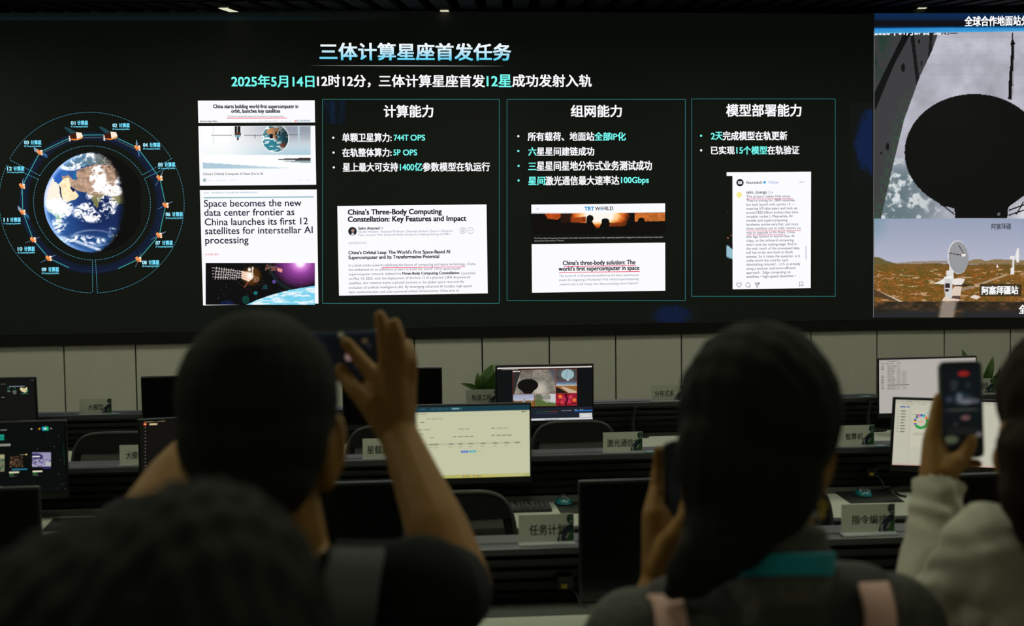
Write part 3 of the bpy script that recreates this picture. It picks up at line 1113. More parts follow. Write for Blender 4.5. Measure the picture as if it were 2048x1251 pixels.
f = WALLF()
f.layer = 1
f.pic(1062, 425.5, 1328.5, 468, 266, 60, fire_img)
f.poly([(1062, 427.6), (1328.7, 424.7), (1328.6, 406.8), (1062, 409.2)], WHITE)
f.poly([(1063.3, 584.7), (1329, 580.6), (1328.7, 485), (1062.6, 488)], WHITE)
f.up()
f.text('TRT', 1168, 413.8, 1187, 420.8, (36, 150, 205), 0.07)
f.text('W', 1189, 413.6, 1199, 420.4, (34, 40, 66), 0.03)
f.disc(1203, 416.9, 3.7, (34, 40, 66), 2.8, 24)
f.disc(1203, 416.9, 1.8, (36, 150, 205), n=16)
f.text('RLD', 1208, 413.3, 1225, 420.1, (34, 40, 66), 0.03)
for yy in (416.6, 418.2, 419.8):
    f.rect(1072, yy - .4, 1076.6, yy + .4, (190, 190, 220))
LG = (176, 178, 180)
f.line_of('The Three-Body Computing Constellation will enable real-time data processing in orbit, supporting applications ranging from climate monitoring to deep-space', 1068, 1324.5, 477.8, LG)
f.line_of('astronomical observations. / Reuters', 1068, 1127, 482.6, LG)
f.line_of("China's three-body solution: The", 1125, 1269, 529.8, INK, 0.034, 1.15)
f.line_of("world's first supercomputer in space", 1116.5, 1277, 541.2, INK, 0.034, 1.12)
f.line((1126, 532.6), (1270, 530.6), 0.0065, (236, 70, 110))
f.line((1117, 544.6), (1278, 542.4), 0.0065, (236, 70, 110))
for s, a, b, y in (('The launch of 12 AI-powered satellites by the Asian powerhouse', 1117.5, 1276, 553.4), ("marks the beginning of humanity's first orbital supercomputing", 1117.5, 1276, 561.6), ('network and it will change how data processing occurs beyond ···', 1119, 1279, 570)):
    f.line_of(s, a, b, y, (96, 96, 140), 0, 1.05)
f.build('article_card', M_disp, box2)

# social post card in the third box
f = WALLF()
f.layer = 1
f.pic(1451, 487, 1463.5, 517, 12, 24, lambda X, Y: over(flatimg(X, (14, 16, 15)), (150, 190, 205), sst(.1, .5, 1 - np.abs((Y - 502) / 16) - (X - 1451) * -.03) * ((Y > 488 + (X - 1451) * .9))))
f.disc(1454, 475.5, 1.5, (190, 120, 80), n=8)
f.disc(1460.5, 470.5, 1.2, (160, 100, 70), n=8)
f.disc(1453.5, 425, 1.6, (50, 50, 46), n=8)
f.poly([(1463.3, 577.8), (1619, 575.6), (1619.7, 343.6), (1451.3, 344.6), (1451.3, 352), (1463, 352)][::1], WHITE)
f.up()
f.disc(1478, 365.5, 7.2, (16, 16, 20), n=32)
f.disc(1527, 364.7, 2.5, (40, 160, 225), n=16)
f.disc(1476.5, 389.6, 5.6, (244, 236, 150), n=24)
f.up()
f.rect(1474, 362.5, 1482, 368.5, (225, 225, 232))
f.rect(1475.5, 364, 1480.5, 365, (16, 16, 20))
f.line_of('futuretech', 1490.5, 1522, 367.6, INK, 0.016)
f.line_of('· Follow', 1531.5, 1555, 367.2, (70, 130, 220))
for xx in (1597.5, 1600.6, 1603.7):
    f.disc(xx, 364.3, .9, INK, n=8)
f.line_of('sailo_tluanga', 1490.5, 1531, 387.3, INK, 0.014)
f.line_of('27w', 1533, 1544.5, 387.2, (160, 160, 185))
post = [('This project makes little sense.', 1579), ("They're aiming for 2800 satellites,", 1588.5), ('but each launch only carries 12 —', 1587.5), ("meaning it'll take years and rack up", 1592), ('around $20 billion (unless they have', 1594),
        ('reusable rocket ). Meanwhile, AI', 1582), ('models and supercomputing', 1572.5), ('hardware evolve very fast, and once', 1594), ("these satellites are in orbit, there's no", 1599), ('way to upgrade or fix them. China', 1587.5),
        ('also lags behind in world-class AI', 1586), ('chips, so the onboard computing', 1585), ("won't even be cutting-edge. And in", 1591), ('the end, much of the processed data', 1596.5), ('still has to be sent back to Earth', 1583.5),
        ('anyway. So it raises the question, is it', 1597.5), ('really worth the cost for such', 1574), ('diminishing returns?.....U.S. is already', 1598), ('using a smarter and more efficient', 1589), ('approach : Edge computing on', 1578.5), ('satellites • high-speed downlink •', 1588.5)]
for k, (s, x1) in enumerate(post):
    f.line_of(s, 1490.5, x1, 395.4 + 7.98 * k, (56, 54, 84), 0.004)
for x1, y in ((1584, 397.8), (1600, 461.6), (1570, 469.8)):
    f.line((1490.5, y), (x1, y - .6), 0.0052, (240, 90, 130))
f.rect(1608.5, 492, 1611, 518, (206, 206, 232))
# icons at the foot: heart, speech bubble, paper plane, bookmark
hp = [(1476, 574), (1471.2, 569.2), (1471.4, 566), (1473.6, 565), (1476, 567.2), (1478.4, 565), (1480.6, 566), (1480.8, 569.2), (1476, 574)]
for p, q in zip(hp[:-1], hp[1:]):
    f.line(p, q, 0.004, INK)
f.disc(1493.8, 569.2, 4.7, INK, 3.9, 24)
f.line((1497, 572), (1498.5, 574), 0.004, INK)
pp = [(1507.3, 565.4), (1516.8, 565), (1511.8, 574), (1510.6, 569.3), (1507.3, 565.4)]
for p, q in zip(pp[:-1], pp[1:]):
    f.line(p, q, 0.004, INK)
f.line((1510.6, 569.3), (1516.8, 565), 0.004, INK)
bp = [(1596.3, 563.6), (1603.4, 563.4), (1603.4, 572), (1599.9, 568.8), (1596.3, 572.2), (1596.3, 563.6)]
for p, q in zip(bp[:-1], bp[1:]):
    f.line(p, q, 0.004, INK)
f.build('article_card', M_disp, box3)

# faint blue patches of the slide's backdrop
f = WALLF()
f.pic(1698, 205, 1743, 372, 30, 90, lambda X, Y: over(flatimg(X, (15, 18, 16)), (14, 30, 66), sst(1.0, .5, ell(X, Y, 1748, 285, 46, 78) + .9 * (fbm(X / 7, Y / 7) - .5))))
f.build('backdrop_pattern', M_disp, screen)
f = WALLF()
f.pic(1290, 606, 1395, 644, 60, 26, lambda X, Y: over(flatimg(X, (15, 18, 16)), (12, 26, 62), sst(1.0, .3, ell(X, Y, 1342, 630, 44, 24) + .9 * (fbm(X / 7, Y / 7) - .5)) * .8))
f.build('backdrop_pattern', M_disp, screen)
f = WALLF()
f.pic(0, 27, 800, 42, 40, 8, lambda X, Y: over(flatimg(X, (11, 13, 10)), (12, 30, 38), ((Y - 27) / 15) * sst(820, 420, X) * .8))
f.build('backdrop_pattern', M_disp, screen)


# ---- the live camera pictures at the end of the display
def dish_img(X, Y):
    n = fbm(X / 46, Y / 46)
    n2 = fbm(X / 14 + 5, Y / 14)
    n3 = fbm(X / 5, Y / 5)
    img = flatimg(X, (178, 178, 190)) * (0.82 + .34 * n[..., None])
    band = ((Y / 18.5) % 1.0 < .1) & (Y < 175)
    img = over(img, (160, 160, 172), band * .35)
    img = over(img, (92, 112, 118), sst(1930, 1790, X) * sst(300, 360, Y) * .9)
    img = over(img, (214, 220, 222), sst(.52, .7, n2) * sst(1960, 1800, X) * sst(290, 340, Y))
    img = over(img, (225, 225, 228), sst(2010, 2060, X) * sst(390, 430, Y))
    tower = inpoly(X, Y, [(1740, 60), (1877, 60), (1863, 100), (1838, 152), (1806, 240), (1784, 330), (1759, 440), (1740, 440)])
    tc = flatimg(X, (62, 61, 64))
    tc = over(tc, (20, 62, 38), sst(1800, 1750, X + .25 * (Y - 62)) * .8 * sst(.35, .6, n2))
    tc = over(tc, (56, 84, 64), np.clip(1 - np.abs(X - (1818 - (Y - 180) * .26)) / 22, 0, 1) * sst(140, 240, Y) * sst(.4, .6, n3) * .8)
    tc = over(tc, (18, 19, 20), inpoly(X, Y, [(1808, 62), (1822, 64), (1785, 132), (1748, 222), (1746, 188), (1766, 146)]))
    tc = over(tc, (22, 23, 24), seg(X, Y, (1822, 70), (1834, 168)) < 3.6)
    tc = over(tc, (26, 27, 28), seg(X, Y, (1861, 62), (1857, 112)) < 3)
    for ex, ey, rx, ry in ((1804, 136, 4, 9), (1836, 84, 2, 5), (1840.5, 127, 1.6, 6), (1773, 293, 3.4, 8), (1760, 306, 2, 3)):
        tc = over(tc, (20, 21, 20), ell(X, Y, ex, ey, rx, ry) < 1)
    img = np.where(tower[..., None], tc, img)
    img = over(img, (205, 208, 216), seg(X, Y, (1806, 330), (1770, 437)) < 0)
    dark = (14, 14, 14)
    disc_ = (ell(X, Y, 1946, 305, 139, 117) < 1)
    base = inpoly(X, Y, [(1830, 360), (1871, 392), (1906, 410), (1908, 437), (2012, 437), (2014, 414), (2060, 380), (2060, 330)])
    img = over(img, dark, disc_ | base)
    # lattice under the rim
    for a, b in (((1812, 325), (1850, 385)), ((1850, 385), (1906, 428)), ((1818, 340), (1836, 358)), ((1832, 362), (1848, 372)), ((1848, 384), (1866, 388)), ((1866, 397), (1886, 400)), ((1884, 412), (1902, 410)),
                 ((1836, 362), (1856, 378)), ((1860, 392), (1884, 398)), ((1880, 410), (1906, 414)), ((2016, 420), (2060, 404)), ((2016, 430), (2080, 408)), ((2030, 428), (2044, 404)), ((2050, 420), (2066, 400))):
        img = over(img, dark, seg(X, Y, a, b) < 1.3)
    img = over(img, dark, inpoly(X, Y, [(2021.2, 66), (2024, 66), (2024.5, 130), (2022, 150), (2021, 200), (2013.5, 198), (2015.5, 148), (2018, 130)]))
    img = over(img, dark, inpoly(X, Y, [(2022, 75), (2025, 82), (2028, 90), (2018, 91), (2020, 82)]))
    img = over(img, (120, 122, 126), (np.abs(X - 2025.5 + (Y - 95) * .026) < .7) & (Y > 92) & (Y < 190))
    img = over(img, (120, 120, 126), (np.hypot((X - 1995), (Y - 428)) < 3) * .8)
    return img


def field_img(X, Y):
    x, y = (X - 1740) * 5.958, (Y - 430) * 5.958
    n = fbm(x / 60, y / 22)
    n2 = fbm(x / 16, y / 9)
    sky = flatimg(X, (150, 160, 184)) + 26 * np.clip((y - 40) / 500, 0, 1)[..., None] * np.array([1.1, .8, .6])
    sky = over(sky, (110, 150, 160), sst(260, 0, x) * sst(420, 60, y) * .7)
    sky = over(sky, (90, 130, 160), sst(1750, 2100, x) * sst(500, 60, y) * .6)
    gr = flatimg(X, (128, 84, 36)) * (0.55 + .95 * n2[..., None])
    gr = over(gr, (94, 82, 32), sst(.48, .62, n) * .7)
    gr = over(gr, (222, 190, 158), sst(.62, .72, fbm(x / 90 + 3, y / 18 + 8)) * (y > 640) * .75)
    gr = over(gr, (110, 88, 50), sst(700, 575, y) * .5)
    hor = 575 - 12 * np.sin(x / 260)
    img = np.where((y > hor)[..., None], gr, sky)
    img = over(img, (104, 92, 56), inpoly(x, y, [(20, 500), (90, 498), (180, 540), (290, 572), (20, 590)]))
    img = over(img, (150, 136, 124), inpoly(x, y, [(280, 570), (520, 548), (910, 540), (910, 572), (290, 580)]))
    img = over(img, (140, 118, 84), inpoly(x, y, [(1150, 548), (1240, 520), (1310, 522), (1360, 545), (1480, 522), (1650, 530), (2400, 560), (2400, 600), (1150, 580)]))
    post_ = (np.abs(y - 585) < 14) & ((x % 24) < 5) & (x > 760) & (x < 1900)
    img = over(img, (60, 48, 34), post_ * .8)
    # path, slabs, cabinet, dish
    img = over(img, (178, 148, 120), inpoly(x, y, [(1230, 830), (1600, 700), (1650, 705), (1280, 838)]))
    img = over(img, (150, 128, 108), inpoly(x, y, [(1075, 880), (1180, 838), (1250, 850), (1080, 905)]))
    img = over(img, (60, 44, 32), inpoly(x, y, [(1000, 815), (1230, 820), (1100, 850), (1000, 840)]))
    img = over(img, (232, 226, 220), inpoly(x, y, [(750, 815), (880, 745), (1120, 758), (1080, 828)]))
    img = over(img, (222, 204, 186), inpoly(x, y, [(860, 985), (1000, 845), (1080, 850), (1050, 1022), (840, 1022)]))
    img = over(img, (92, 66, 62), inpoly(x, y, [(950, 985), (975, 955), (1060, 955), (1055, 1000)]))
    img = over(img, (206, 206, 204), inpoly(x, y, [(870, 740), (972, 740), (960, 985), (880, 975)]))
    img = over(img, (238, 236, 232), inpoly(x, y, [(862, 738), (900, 722), (985, 726), (972, 758), (868, 752)]))
    img = over(img, (54, 40, 40), ((x > 880) & (x < 935) & (y > 808) & (y < 862)) | ((x > 882) & (x < 925) & (y > 880) & (y < 905)))
    img = over(img, (225, 222, 218), inpoly(x, y, [(930, 580), (975, 580), (985, 730), (895, 715), (895, 660), (930, 655)]))
    img = over(img, (226, 224, 222), ell(x, y, 1036, 500, 123, 198, -.06) < 1)
    img = over(img, (150, 152, 156), ell(x, y, 1041, 502, 118, 192, -.06) < 1)
    img = over(img, (70, 48, 40), (seg(x, y, (1044, 358), (1105, 462)) < 5) | (seg(x, y, (936, 452), (1075, 474)) < 5))
    img = over(img, (240, 232, 228), ell(x, y, 1100, 474, 26, 16) < 1)
    img = over(img, (232, 230, 228), inpoly(x, y, [(1738, 390), (1760, 390), (1762, 560), (1735, 560), (1715, 510), (1715, 480)]) | inpoly(x, y, [(1650, 485), (1710, 485), (1705, 525), (1655, 525)]) |
               inpoly(x, y, [(1680, 525), (1700, 525), (1705, 700), (1655, 700), (1660, 630), (1678, 620)]))
    img = over(img, (226, 214, 200), inpoly(x, y, [(1170, 975), (1230, 945), (1305, 970), (1255, 1000)]))
    img = over(img, (80, 60, 40), inpoly(x, y, [(20, 875), (20, 965), (300, 1022), (370, 1022)]))
    img = over(img, (206, 186, 160), inpoly(x, y, [(25, 868), (45, 880), (380, 1024), (330, 1024)]))
    # soft dark strip along the foot
    n4 = fbm(x / 120, y / 60)
    foot = flatimg(X, (52, 44, 34)) * (.5 + n4[..., None])
    foot = over(foot, (122, 78, 42), sst(.5, .75, n4) * .8)
    foot = over(foot, (150, 138, 126), sst(120, 60, np.abs(x - 930 + (y - 1030) * .2)) * .9)
    foot = over(foot, (38, 40, 44), sst(1100, 1180, y + 90 * (n4 - .5)) * sst(100, 200, np.abs(x - 930)))
    img = np.where((y > 1024)[..., None], foot, img)
    return img


XR = 2140
f = WALLF()
f.pic(1746.5, 62, XR, 437, 300, 300, dish_img)
o1 = f.build('camera_feed', M_disp, screen)
f = WALLF()
f.layer = 2
f.text('2026年01月27日', 1747, 53, 1855, 71.5, (245, 245, 248), 0.025)
f.text('星', 1865, 54, 1879, 70, (245, 245, 248), 0.025)
f.text('期二', 1880, 54, 1912, 70.5, (28, 28, 30), 0.012)
f.text('16:01:56', 1921, 53, 1984, 65, (24, 24, 26), 0.03)
f.build('time_lettering', M_disp, o1)
f = WALLF()
f.pic(1746, 437, XR, 634, 330, 190, field_img)
o2 = f.build('camera_feed', M_disp, screen)
f = WALLF()
f.layer = 2
f.pic(1957, 567, 2040, 592, 4, 4, lambda X, Y: flatimg(X, (66, 54, 34)))
f.up()
f.text('阿塞拜疆站', 1961, 572, 2033, 587.5, (252, 252, 255), 0.03)
f.build('caption_lettering', M_disp, o2)
f = WALLF()
f.layer = 3
f.text('阿塞拜疆', 1980, 447, 2019, 458.5, (30, 32, 38), 0.008)
f.build('caption_lettering', M_disp, o2)
f = WALLF()
f.layer = 3
f.text('全球合作', 2035, 609, 2095, 626, (252, 252, 255), 0.03)
f.build('caption_lettering', M_disp, o2)
f = WALLF()
f.layer = 3
f.poly([(1990.5, 535), (1994.5, 534), (1990.5, 527)], (250, 250, 250))
f.build('mouse_pointer', M_disp, o2)
f = WALLF()
f.layer = 3
f.pic(1746.5, 28, XR, 57.8, 6, 30, lambda X, Y: over(over(flatimg(X, (14, 40, 78)), (17, 18, 24), sst(36, 46, Y)), (12, 44, 84), sst(52, 57, Y)))
f.rect(1746.5, 57.6, XR, 60.4, (28, 120, 190))
f.rect(1746.5, 60.2, XR, 62.6, (70, 165, 225))
f.up()
f.text('全球合作地面站分布', 1927, 34.2, 2070, 52, (252, 252, 255), 0.028)
f.build('feed_header', M_disp, screen)
f = WALLF()
f.line((1746.3, 62), (1744.8, 634), 0.004, (130, 130, 128))
f.build('feed_edge', M_disp, screen)
# ------------------------------------------------------------------ the three console rows
M_desk = mat('desktop_white', (198, 200, 188), 0.5, noise=0.02, nscale=4)
M_tray = mat('desk_back_strip', (84, 88, 82), 0.55, metal=0.0, noise=0.04)
M_rail = mat('rail_anodised', (62, 63, 66), 0.4, metal=0.25)
M_slat = mat('slat_black', (20, 21, 19), 0.45)
M_edge = mat('desk_edge_black', (14, 14, 13), 0.5)
M_body = mat('console_body', (42, 44, 42), 0.55)
LEDGE, DESK = 0.93, 0.74
ROWS = {'far': (6.645, 0.080), 'mid': (4.945, 0.078), 'near': (3.388, 0.072)}
RY = {k: math.atan(v[1]) for k, v in ROWS.items()}


class Row:
    """local frame of a console row: u along it, v away from the seats, z up; v=0 is the front of its rail"""

    def __init__(self, key):
        self.key = key
        self.y0, self.k = ROWS[key]
        self.a = math.atan(self.k)
        self.d = np.array([math.cos(self.a), math.sin(self.a), 0])
        self.n = np.array([-math.sin(self.a), math.cos(self.a), 0])
        self.o = np.array([0, self.y0, 0])

    def pt(self, u, v, z):
        return Vector(self.o + self.d * u + self.n * v + np.array([0, 0, z]))

    def hit(self, px, py, v):
        """u, z of a frame pixel on the upright plane at depth v of the row"""
        P = np.array(on_plane(px, py, self.o + self.n * v, self.n))
        return float(np.dot(P - self.o, self.d)), float(P[2])

    def down(self, px, py, z):
        """u, v of a frame pixel on the level plane at height z"""
        P = np.array(on_plane(px, py, (0, 0, z), (0, 0, 1)))
        return float(np.dot(P - self.o, self.d)), float(np.dot(P - self.o, self.n))


R = {k: Row(k) for k in ROWS}


def console(key, u0, u1, label, bays):
    r = R[key]
    t = thing('console_desk', label, 'desk', tuple(r.o), r.a, None)
    mb = MB().box((u0, -0.50, DESK - 0.026), (u1, -0.055, DESK))
    mb.build('desktop', M_desk, t, bevel=0.003)
    MB().box((u0, -0.55, DESK - 0.028), (u1, -0.5005, DESK + 0.001)).build('edge_band', M_edge, t, bevel=0.006)
    mb = MB().box((u0, -0.05, DESK - 0.02), (u1, 0.075, DESK))
    mb.build('cable_strip', M_tray, t)
    # slatted upright panel: stacked horizontal profiles
    mb = MB()
    mb.box((u0, 0.10, DESK - 0.06), (u1, 0.125, LEDGE - 0.004))
    n = 5
    hh = (LEDGE - 0.012 - DESK - 0.004) / n
    for k in range(n):
        z0 = DESK + 0.006 + k * hh
        mb.prism([(0, 0), (0, 0)], 0, 0) if False else None
        P = [(0.102, z0), (0.082, z0 + 0.004), (0.078, z0 + hh - 0.012), (0.102, z0 + hh - 0.006)]
        vs = [(u0, y, z) for y, z in P] + [(u1, y, z) for y, z in P]
        mb.add(vs, [(0, 1, 2, 3), (7, 6, 5, 4), (0, 4, 5, 1), (1, 5, 6, 2), (2, 6, 7, 3), (3, 7, 4, 0)])
    mb.build('slat_panel', M_slat, t)
    # rail on top: stepped aluminium profile
    mb = MB()
    P = [(0.0, LEDGE - 0.022), (0.0, LEDGE - 0.004), (0.004, LEDGE), (0.05, LEDGE), (0.052, LEDGE + 0.003), (0.15, LEDGE + 0.003), (0.15, LEDGE - 0.022)]
    vs = [(u0, y, z) for y, z in P] + [(u1, y, z) for y, z in P]
    m_ = len(P)
    mb.add(vs, [tuple(range(m_)), tuple(range(2 * m_ - 1, m_ - 1, -1))] + [(i, i + m_, (i + 1) % m_ + m_, (i + 1) % m_) for i in range(m_)])
    mb.build('top_rail', M_rail, t)
    MB().box((u0, 0.127, 0.05), (u1, 0.147, LEDGE - 0.023)).build('back_panel', M_body, t)
    # pedestals
    for ub in bays:
        MB().box((ub - 0.02, -0.46, 0.03), (ub + 0.02, 0.12, DESK - 0.03)).build('side_panel', M_body, t, bevel=0.004)
    MB().box((u0, -0.02, 0.08), (u1, 0.0, DESK - 0.03)).build('modesty_panel', M_body, t)
    return t


console('far', -4.2, 4.6, 'console desk with slatted black upright, row next to the big display', (-4.1, -3.0, -1.3, -0.15, 1.2, 3.0, 4.5))
console('mid', -3.4, 4.0, 'console desk with slatted black upright, middle row of three', (-3.3, -1.6, 0.4, 1.7, 3.5))
console('near', -2.6, 3.0, 'console desk with slatted black upright, row just ahead of the people', (-2.5, -0.95, 0.6, 2.15))

# ------------------------------------------------------------------ monitors
M_mon = mat('monitor_plastic', (16, 16, 17), 0.38)
M_monedge = mat('monitor_edge_lit', (74, 75, 78), 0.4, metal=0.3)
M_off = mat('screen_off', (7, 7, 8), 0.22, spec=0.35)


def monitor(label, key, xl, xr, ytop, v=-0.17, yaw=0.0, roll=0.0, h=None, stand=True, tilt=0.06, group='desk monitors'):
    """placed by the pixels of its top corners on the upright plane v of its row"""
    r = R[key]
    u0, zt0 = r.hit(xl, ytop, v)
    u1, zt1 = r.hit(xr, ytop, v)
    w = (u1 - u0) / max(math.cos(yaw), .3)
    H = h or w * 0.615
    uc, zc = r.hit((xl + xr) / 2, ytop, v)
    c = r.pt(uc, v, DESK)
    t = thing('monitor', label, 'monitor', tuple(c), r.a + yaw, group)
    zt = zc - DESK
    # head, rolled about its centre
    cz = zt - H / 2
    Mh = Matrix.Translation((0, 0, cz)) @ Matrix.Rotation(roll, 4, 'Y') @ Matrix.Rotation(tilt * 0.6, 4, 'X')
    mb = MB()
    bw, chin = 0.008, 0.028
    mb.box((-w / 2, -0.008, -H / 2), (w / 2, 0.012, H / 2), 0, Mh)
    mb.prism([(-w * .36, -H * .36), (w * .36, -H * .36), (w * .32, H * .3), (-w * .32, H * .3)], 0.012, 0.045, 0, Mh)
    hd = mb.build('housing', M_mon, t, bevel=0.004)
    x0, x1, z0, z1 = -w / 2 + bw, w / 2 - bw, -H / 2 + chin, H / 2 - bw
    MB().box((x0, -0.0092, z0), (x1, -0.0075, z1), 0, Mh).build('display', M_off, t)
    # thin paler strip: light along the top edge, put into the colour
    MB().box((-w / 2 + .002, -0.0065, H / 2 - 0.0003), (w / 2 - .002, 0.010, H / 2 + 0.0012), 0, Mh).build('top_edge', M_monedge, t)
    if stand:
        # arm reaching back to the slatted panel
        back = (0.0775 - v) / math.cos(yaw) - .007
        mb = MB()
        mb.box((-0.05, 0.040, cz - 0.05), (0.05, 0.058, cz + 0.05))
        mb.tube([(0, 0.05, cz), (0.01, 0.095, cz - .03), (0.01, 0.115, .16), (0.0, 0.14, .115), (0, back - .01, .112)], .016)
        mb.box((-0.03, back - .012, .06), (0.03, back, .155))
        mb.build('arm', M_mon, t)
    W = wmat(t) @ Mh
    o = np.array(W @ Vector((0, -0.0092, 0)))
    ex = np.array((W.to_3x3() @ Vector((1, 0, 0))))
    ez = np.array((W.to_3x3() @ Vector((0, 0, 1))))
    ny = np.array((W.to_3x3() @ Vector((0, -1, 0))))

    def frac2(fx, fy):
        return x0 + (x1 - x0) * fx, z1 + (z0 - z1) * fy

    def to3(a, b, off):
        return tuple(o + ex * a + ez * b + ny * off)

    def px2(px, py):
        P = np.array(on_plane(px, py, o, ny)) - o
        return float(np.clip(np.dot(P, ex), x0, x1)), float(np.clip(np.dot(P, ez), z0, z1))
    F = Flat(frac2, to3, 0.0006)
    F.STEP = 0.0003
    P = Flat(px2, to3, 0.0006)
    P.STEP = 0.0003
    return t, F, P


def lit(F, t, label=None):
    F.build('screen_picture', M_disp, t, label=label)


# -- far row
t, F, P = monitor('dark monitor with a small map of China on screen, end of the far row', 'far', -128, 75, 755, yaw=-0.05)
F.rect(0, 0, 1, 1, (17, 18, 16))
F.up()
mapp = [(24, 778), (40, 776), (46, 772), (54, 770), (53, 776), (56, 781), (51, 785), (52, 787), (46, 783), (42, 782), (40, 780)]
P.layer = 2
P.poly([(40, 776), (43, 773.5), (47, 776), (51, 776), (52, 773.5), (55, 774), (54.5, 777), (55.5, 780), (54, 783), (50, 784.5), (48, 784), (45, 783), (42, 781), (40, 778.5)][::-1], (214, 196, 150))
P.poly([(53, 778), (56.5, 780), (55, 783.5), (52, 783)][::-1], (40, 150, 96))
for k, (a, b, y, c, hh) in enumerate(((18, 50, 772, (110, 116, 126), 1.1), (14, 21, 775.5, (40, 120, 90), .9), (27, 32, 775, (60, 110, 90), 1.1), (15, 20, 780, (60, 140, 100), .8), (27, 33, 780, (60, 130, 100), .8),
                                      (15, 21, 782.5, (140, 140, 138), 1), (25, 33, 782.5, (140, 140, 138), 1), (26, 33, 785, (130, 130, 128), 1), (27, 33, 787, (110, 110, 108), .8), (42, 56, 786.6, (40, 130, 86), .9),
                                      (2, 12, 767.5, (96, 96, 92), .8), (3, 9, 794, (130, 130, 126), 1), (62, 68, 759.5, (110, 110, 108), .7))):
    P.rect(a, y - hh / 2, b, y + hh / 2, c)
lit(F, t)
lit(P, t)
monitor('black switched-off monitor half hidden behind the short-haired head, row under the display', 'far', 284, 488, 750, yaw=0.07)
monitor('black switched-off monitor behind the raised hand, row under the display', 'far', 684, 884, 735.5, yaw=-0.05)
t, F, P = monitor('monitor showing a grid of dish antenna camera pictures beside the leafy plant', 'far', 990.5, 1187, 728.5)
F.rect(0, 0, 1, 1, (15, 16, 18))
F.up()
F.rect(0.005, 0.01, 0.995, 0.035, (214, 208, 200))
F.dashes(0.01, 0.22, 0.048, 0.008, (150, 150, 150), 2)


def mini(F, x0, y0, x1, y1, nx, ny, fn, src):
    sx0, sy0, sx1, sy1 = src
    F.pic(x0, y0, x1, y1, nx, ny, lambda X, Y: fn(sx0 + (X - x0) / (x1 - x0) * (sx1 - sx0), sy0 + (Y - y0) / (y1 - y0) * (sy1 - sy0)))


def storm_img(X, Y):
    """X,Y 0..1: dark dish against a stormy sky"""
    n = fbm(X * 5 + 2, Y * 4)
    img = flatimg(X, (128, 122, 112)) * (.45 + 1.05 * n[..., None])
    img = over(img, (70, 78, 90), sst(.86, 1.0, X + (.3 - Y) * .3) * .9)
    img = over(img, (205, 198, 184), sst(.34, .05, np.hypot((X - .62), (Y - .78) * .7)) * .8)
    tw = inpoly(X, Y, [(0, 0), (.2, 0), (.12, .4), (.03, 1), (0, 1)])
    img = over(img, (46, 44, 44), tw)
    img = over(img, (16, 15, 15), (ell(X, Y, .35, .64, .245, .27, .06) < 1) | inpoly(X, Y, [(.2, .85), (.5, .85), (.43, 1), (.27, 1)]) | (np.abs(X - .435) < .006) & (Y > .1) & (Y < .4))
    return img


def field_mini(X, Y):
    return field_img(1747 + X * 320, 437 + Y * 165)


def pale_dish(X, Y):
    img = flatimg(X, (76, 76, 74)) * (.7 + .5 * fbm(X * 4, Y * 3)[..., None])
    img = over(img, (150, 178, 186), ell(X, Y, .56, .45, .31, .43) < 1)
    img = over(img, (110, 134, 142), (ell(X, Y, .56, .45, .29, .4) < 1) & (np.abs(X - .52 + (Y - .4) * .1) < .012))
    img = over(img, (190, 200, 204), ell(X, Y, .57, .9, .06, .1) < 1)
    return img


def road_img(X, Y):
    img = over(flatimg(X, (58, 92, 122)), (176, 178, 178), sst(.0, .38, Y))
    img = over(img, (150, 96, 44), (Y > .4) * 1.0)
    img = img * (.75 + .5 * fbm(X * 14, Y * 14)[..., None])
    img = over(img, (196, 176, 148), inpoly(X, Y, [(.22, .44), (.34, .44), (1, .86), (1, 1), (.62, 1)]))
    img = over(img, (26, 26, 28), inpoly(X, Y, [(0, .45), (.1, .52), (.6, 1), (0, 1)]))
    return img


def green_img(X, Y):
    img = over(flatimg(X, (196, 198, 200)), (70, 78, 50), sst(.62, .3, X + .3 * (Y - .3)) * .8 * (fbm(X * 8, Y * 6) > .4))
    img = over(img, (84, 104, 54), sst(.55, .75, Y + .1 * fbm(X * 6, Y * 2) + (.5 - X) * .35))
    img = over(img, (140, 138, 128), (ell(X, Y, .6, .28, .17, .3) < 1))
    img = over(img, (170, 166, 156), (np.abs(Y - .5) < .05) & (X > .42) & (X < .74) | (np.abs(X - .58) < .05) & (Y > .5) & (Y < .72))
    return img


def red_img(X, Y):
    n = fbm(X * 6, Y * 6)
    img = flatimg(X, (150, 26, 48)) * (.4 + 1.1 * n[..., None])
    for cx, cy, c in ((.2, .25, (236, 130, 56)), (.28, .72, (200, 60, 60)), (.35, .45, (180, 50, 80)), (.7, .3, (216, 66, 92)), (.88, .55, (240, 120, 50)), (.62, .65, (200, 50, 80))):
        img = over(img, c, sst(1.1, .2, ell(X, Y, cx, cy, .12, .2)) * .9)
    img = over(img, (40, 8, 30), np.abs(X - .5 + .04 * np.sin(Y * 9)) < .04)
    return img


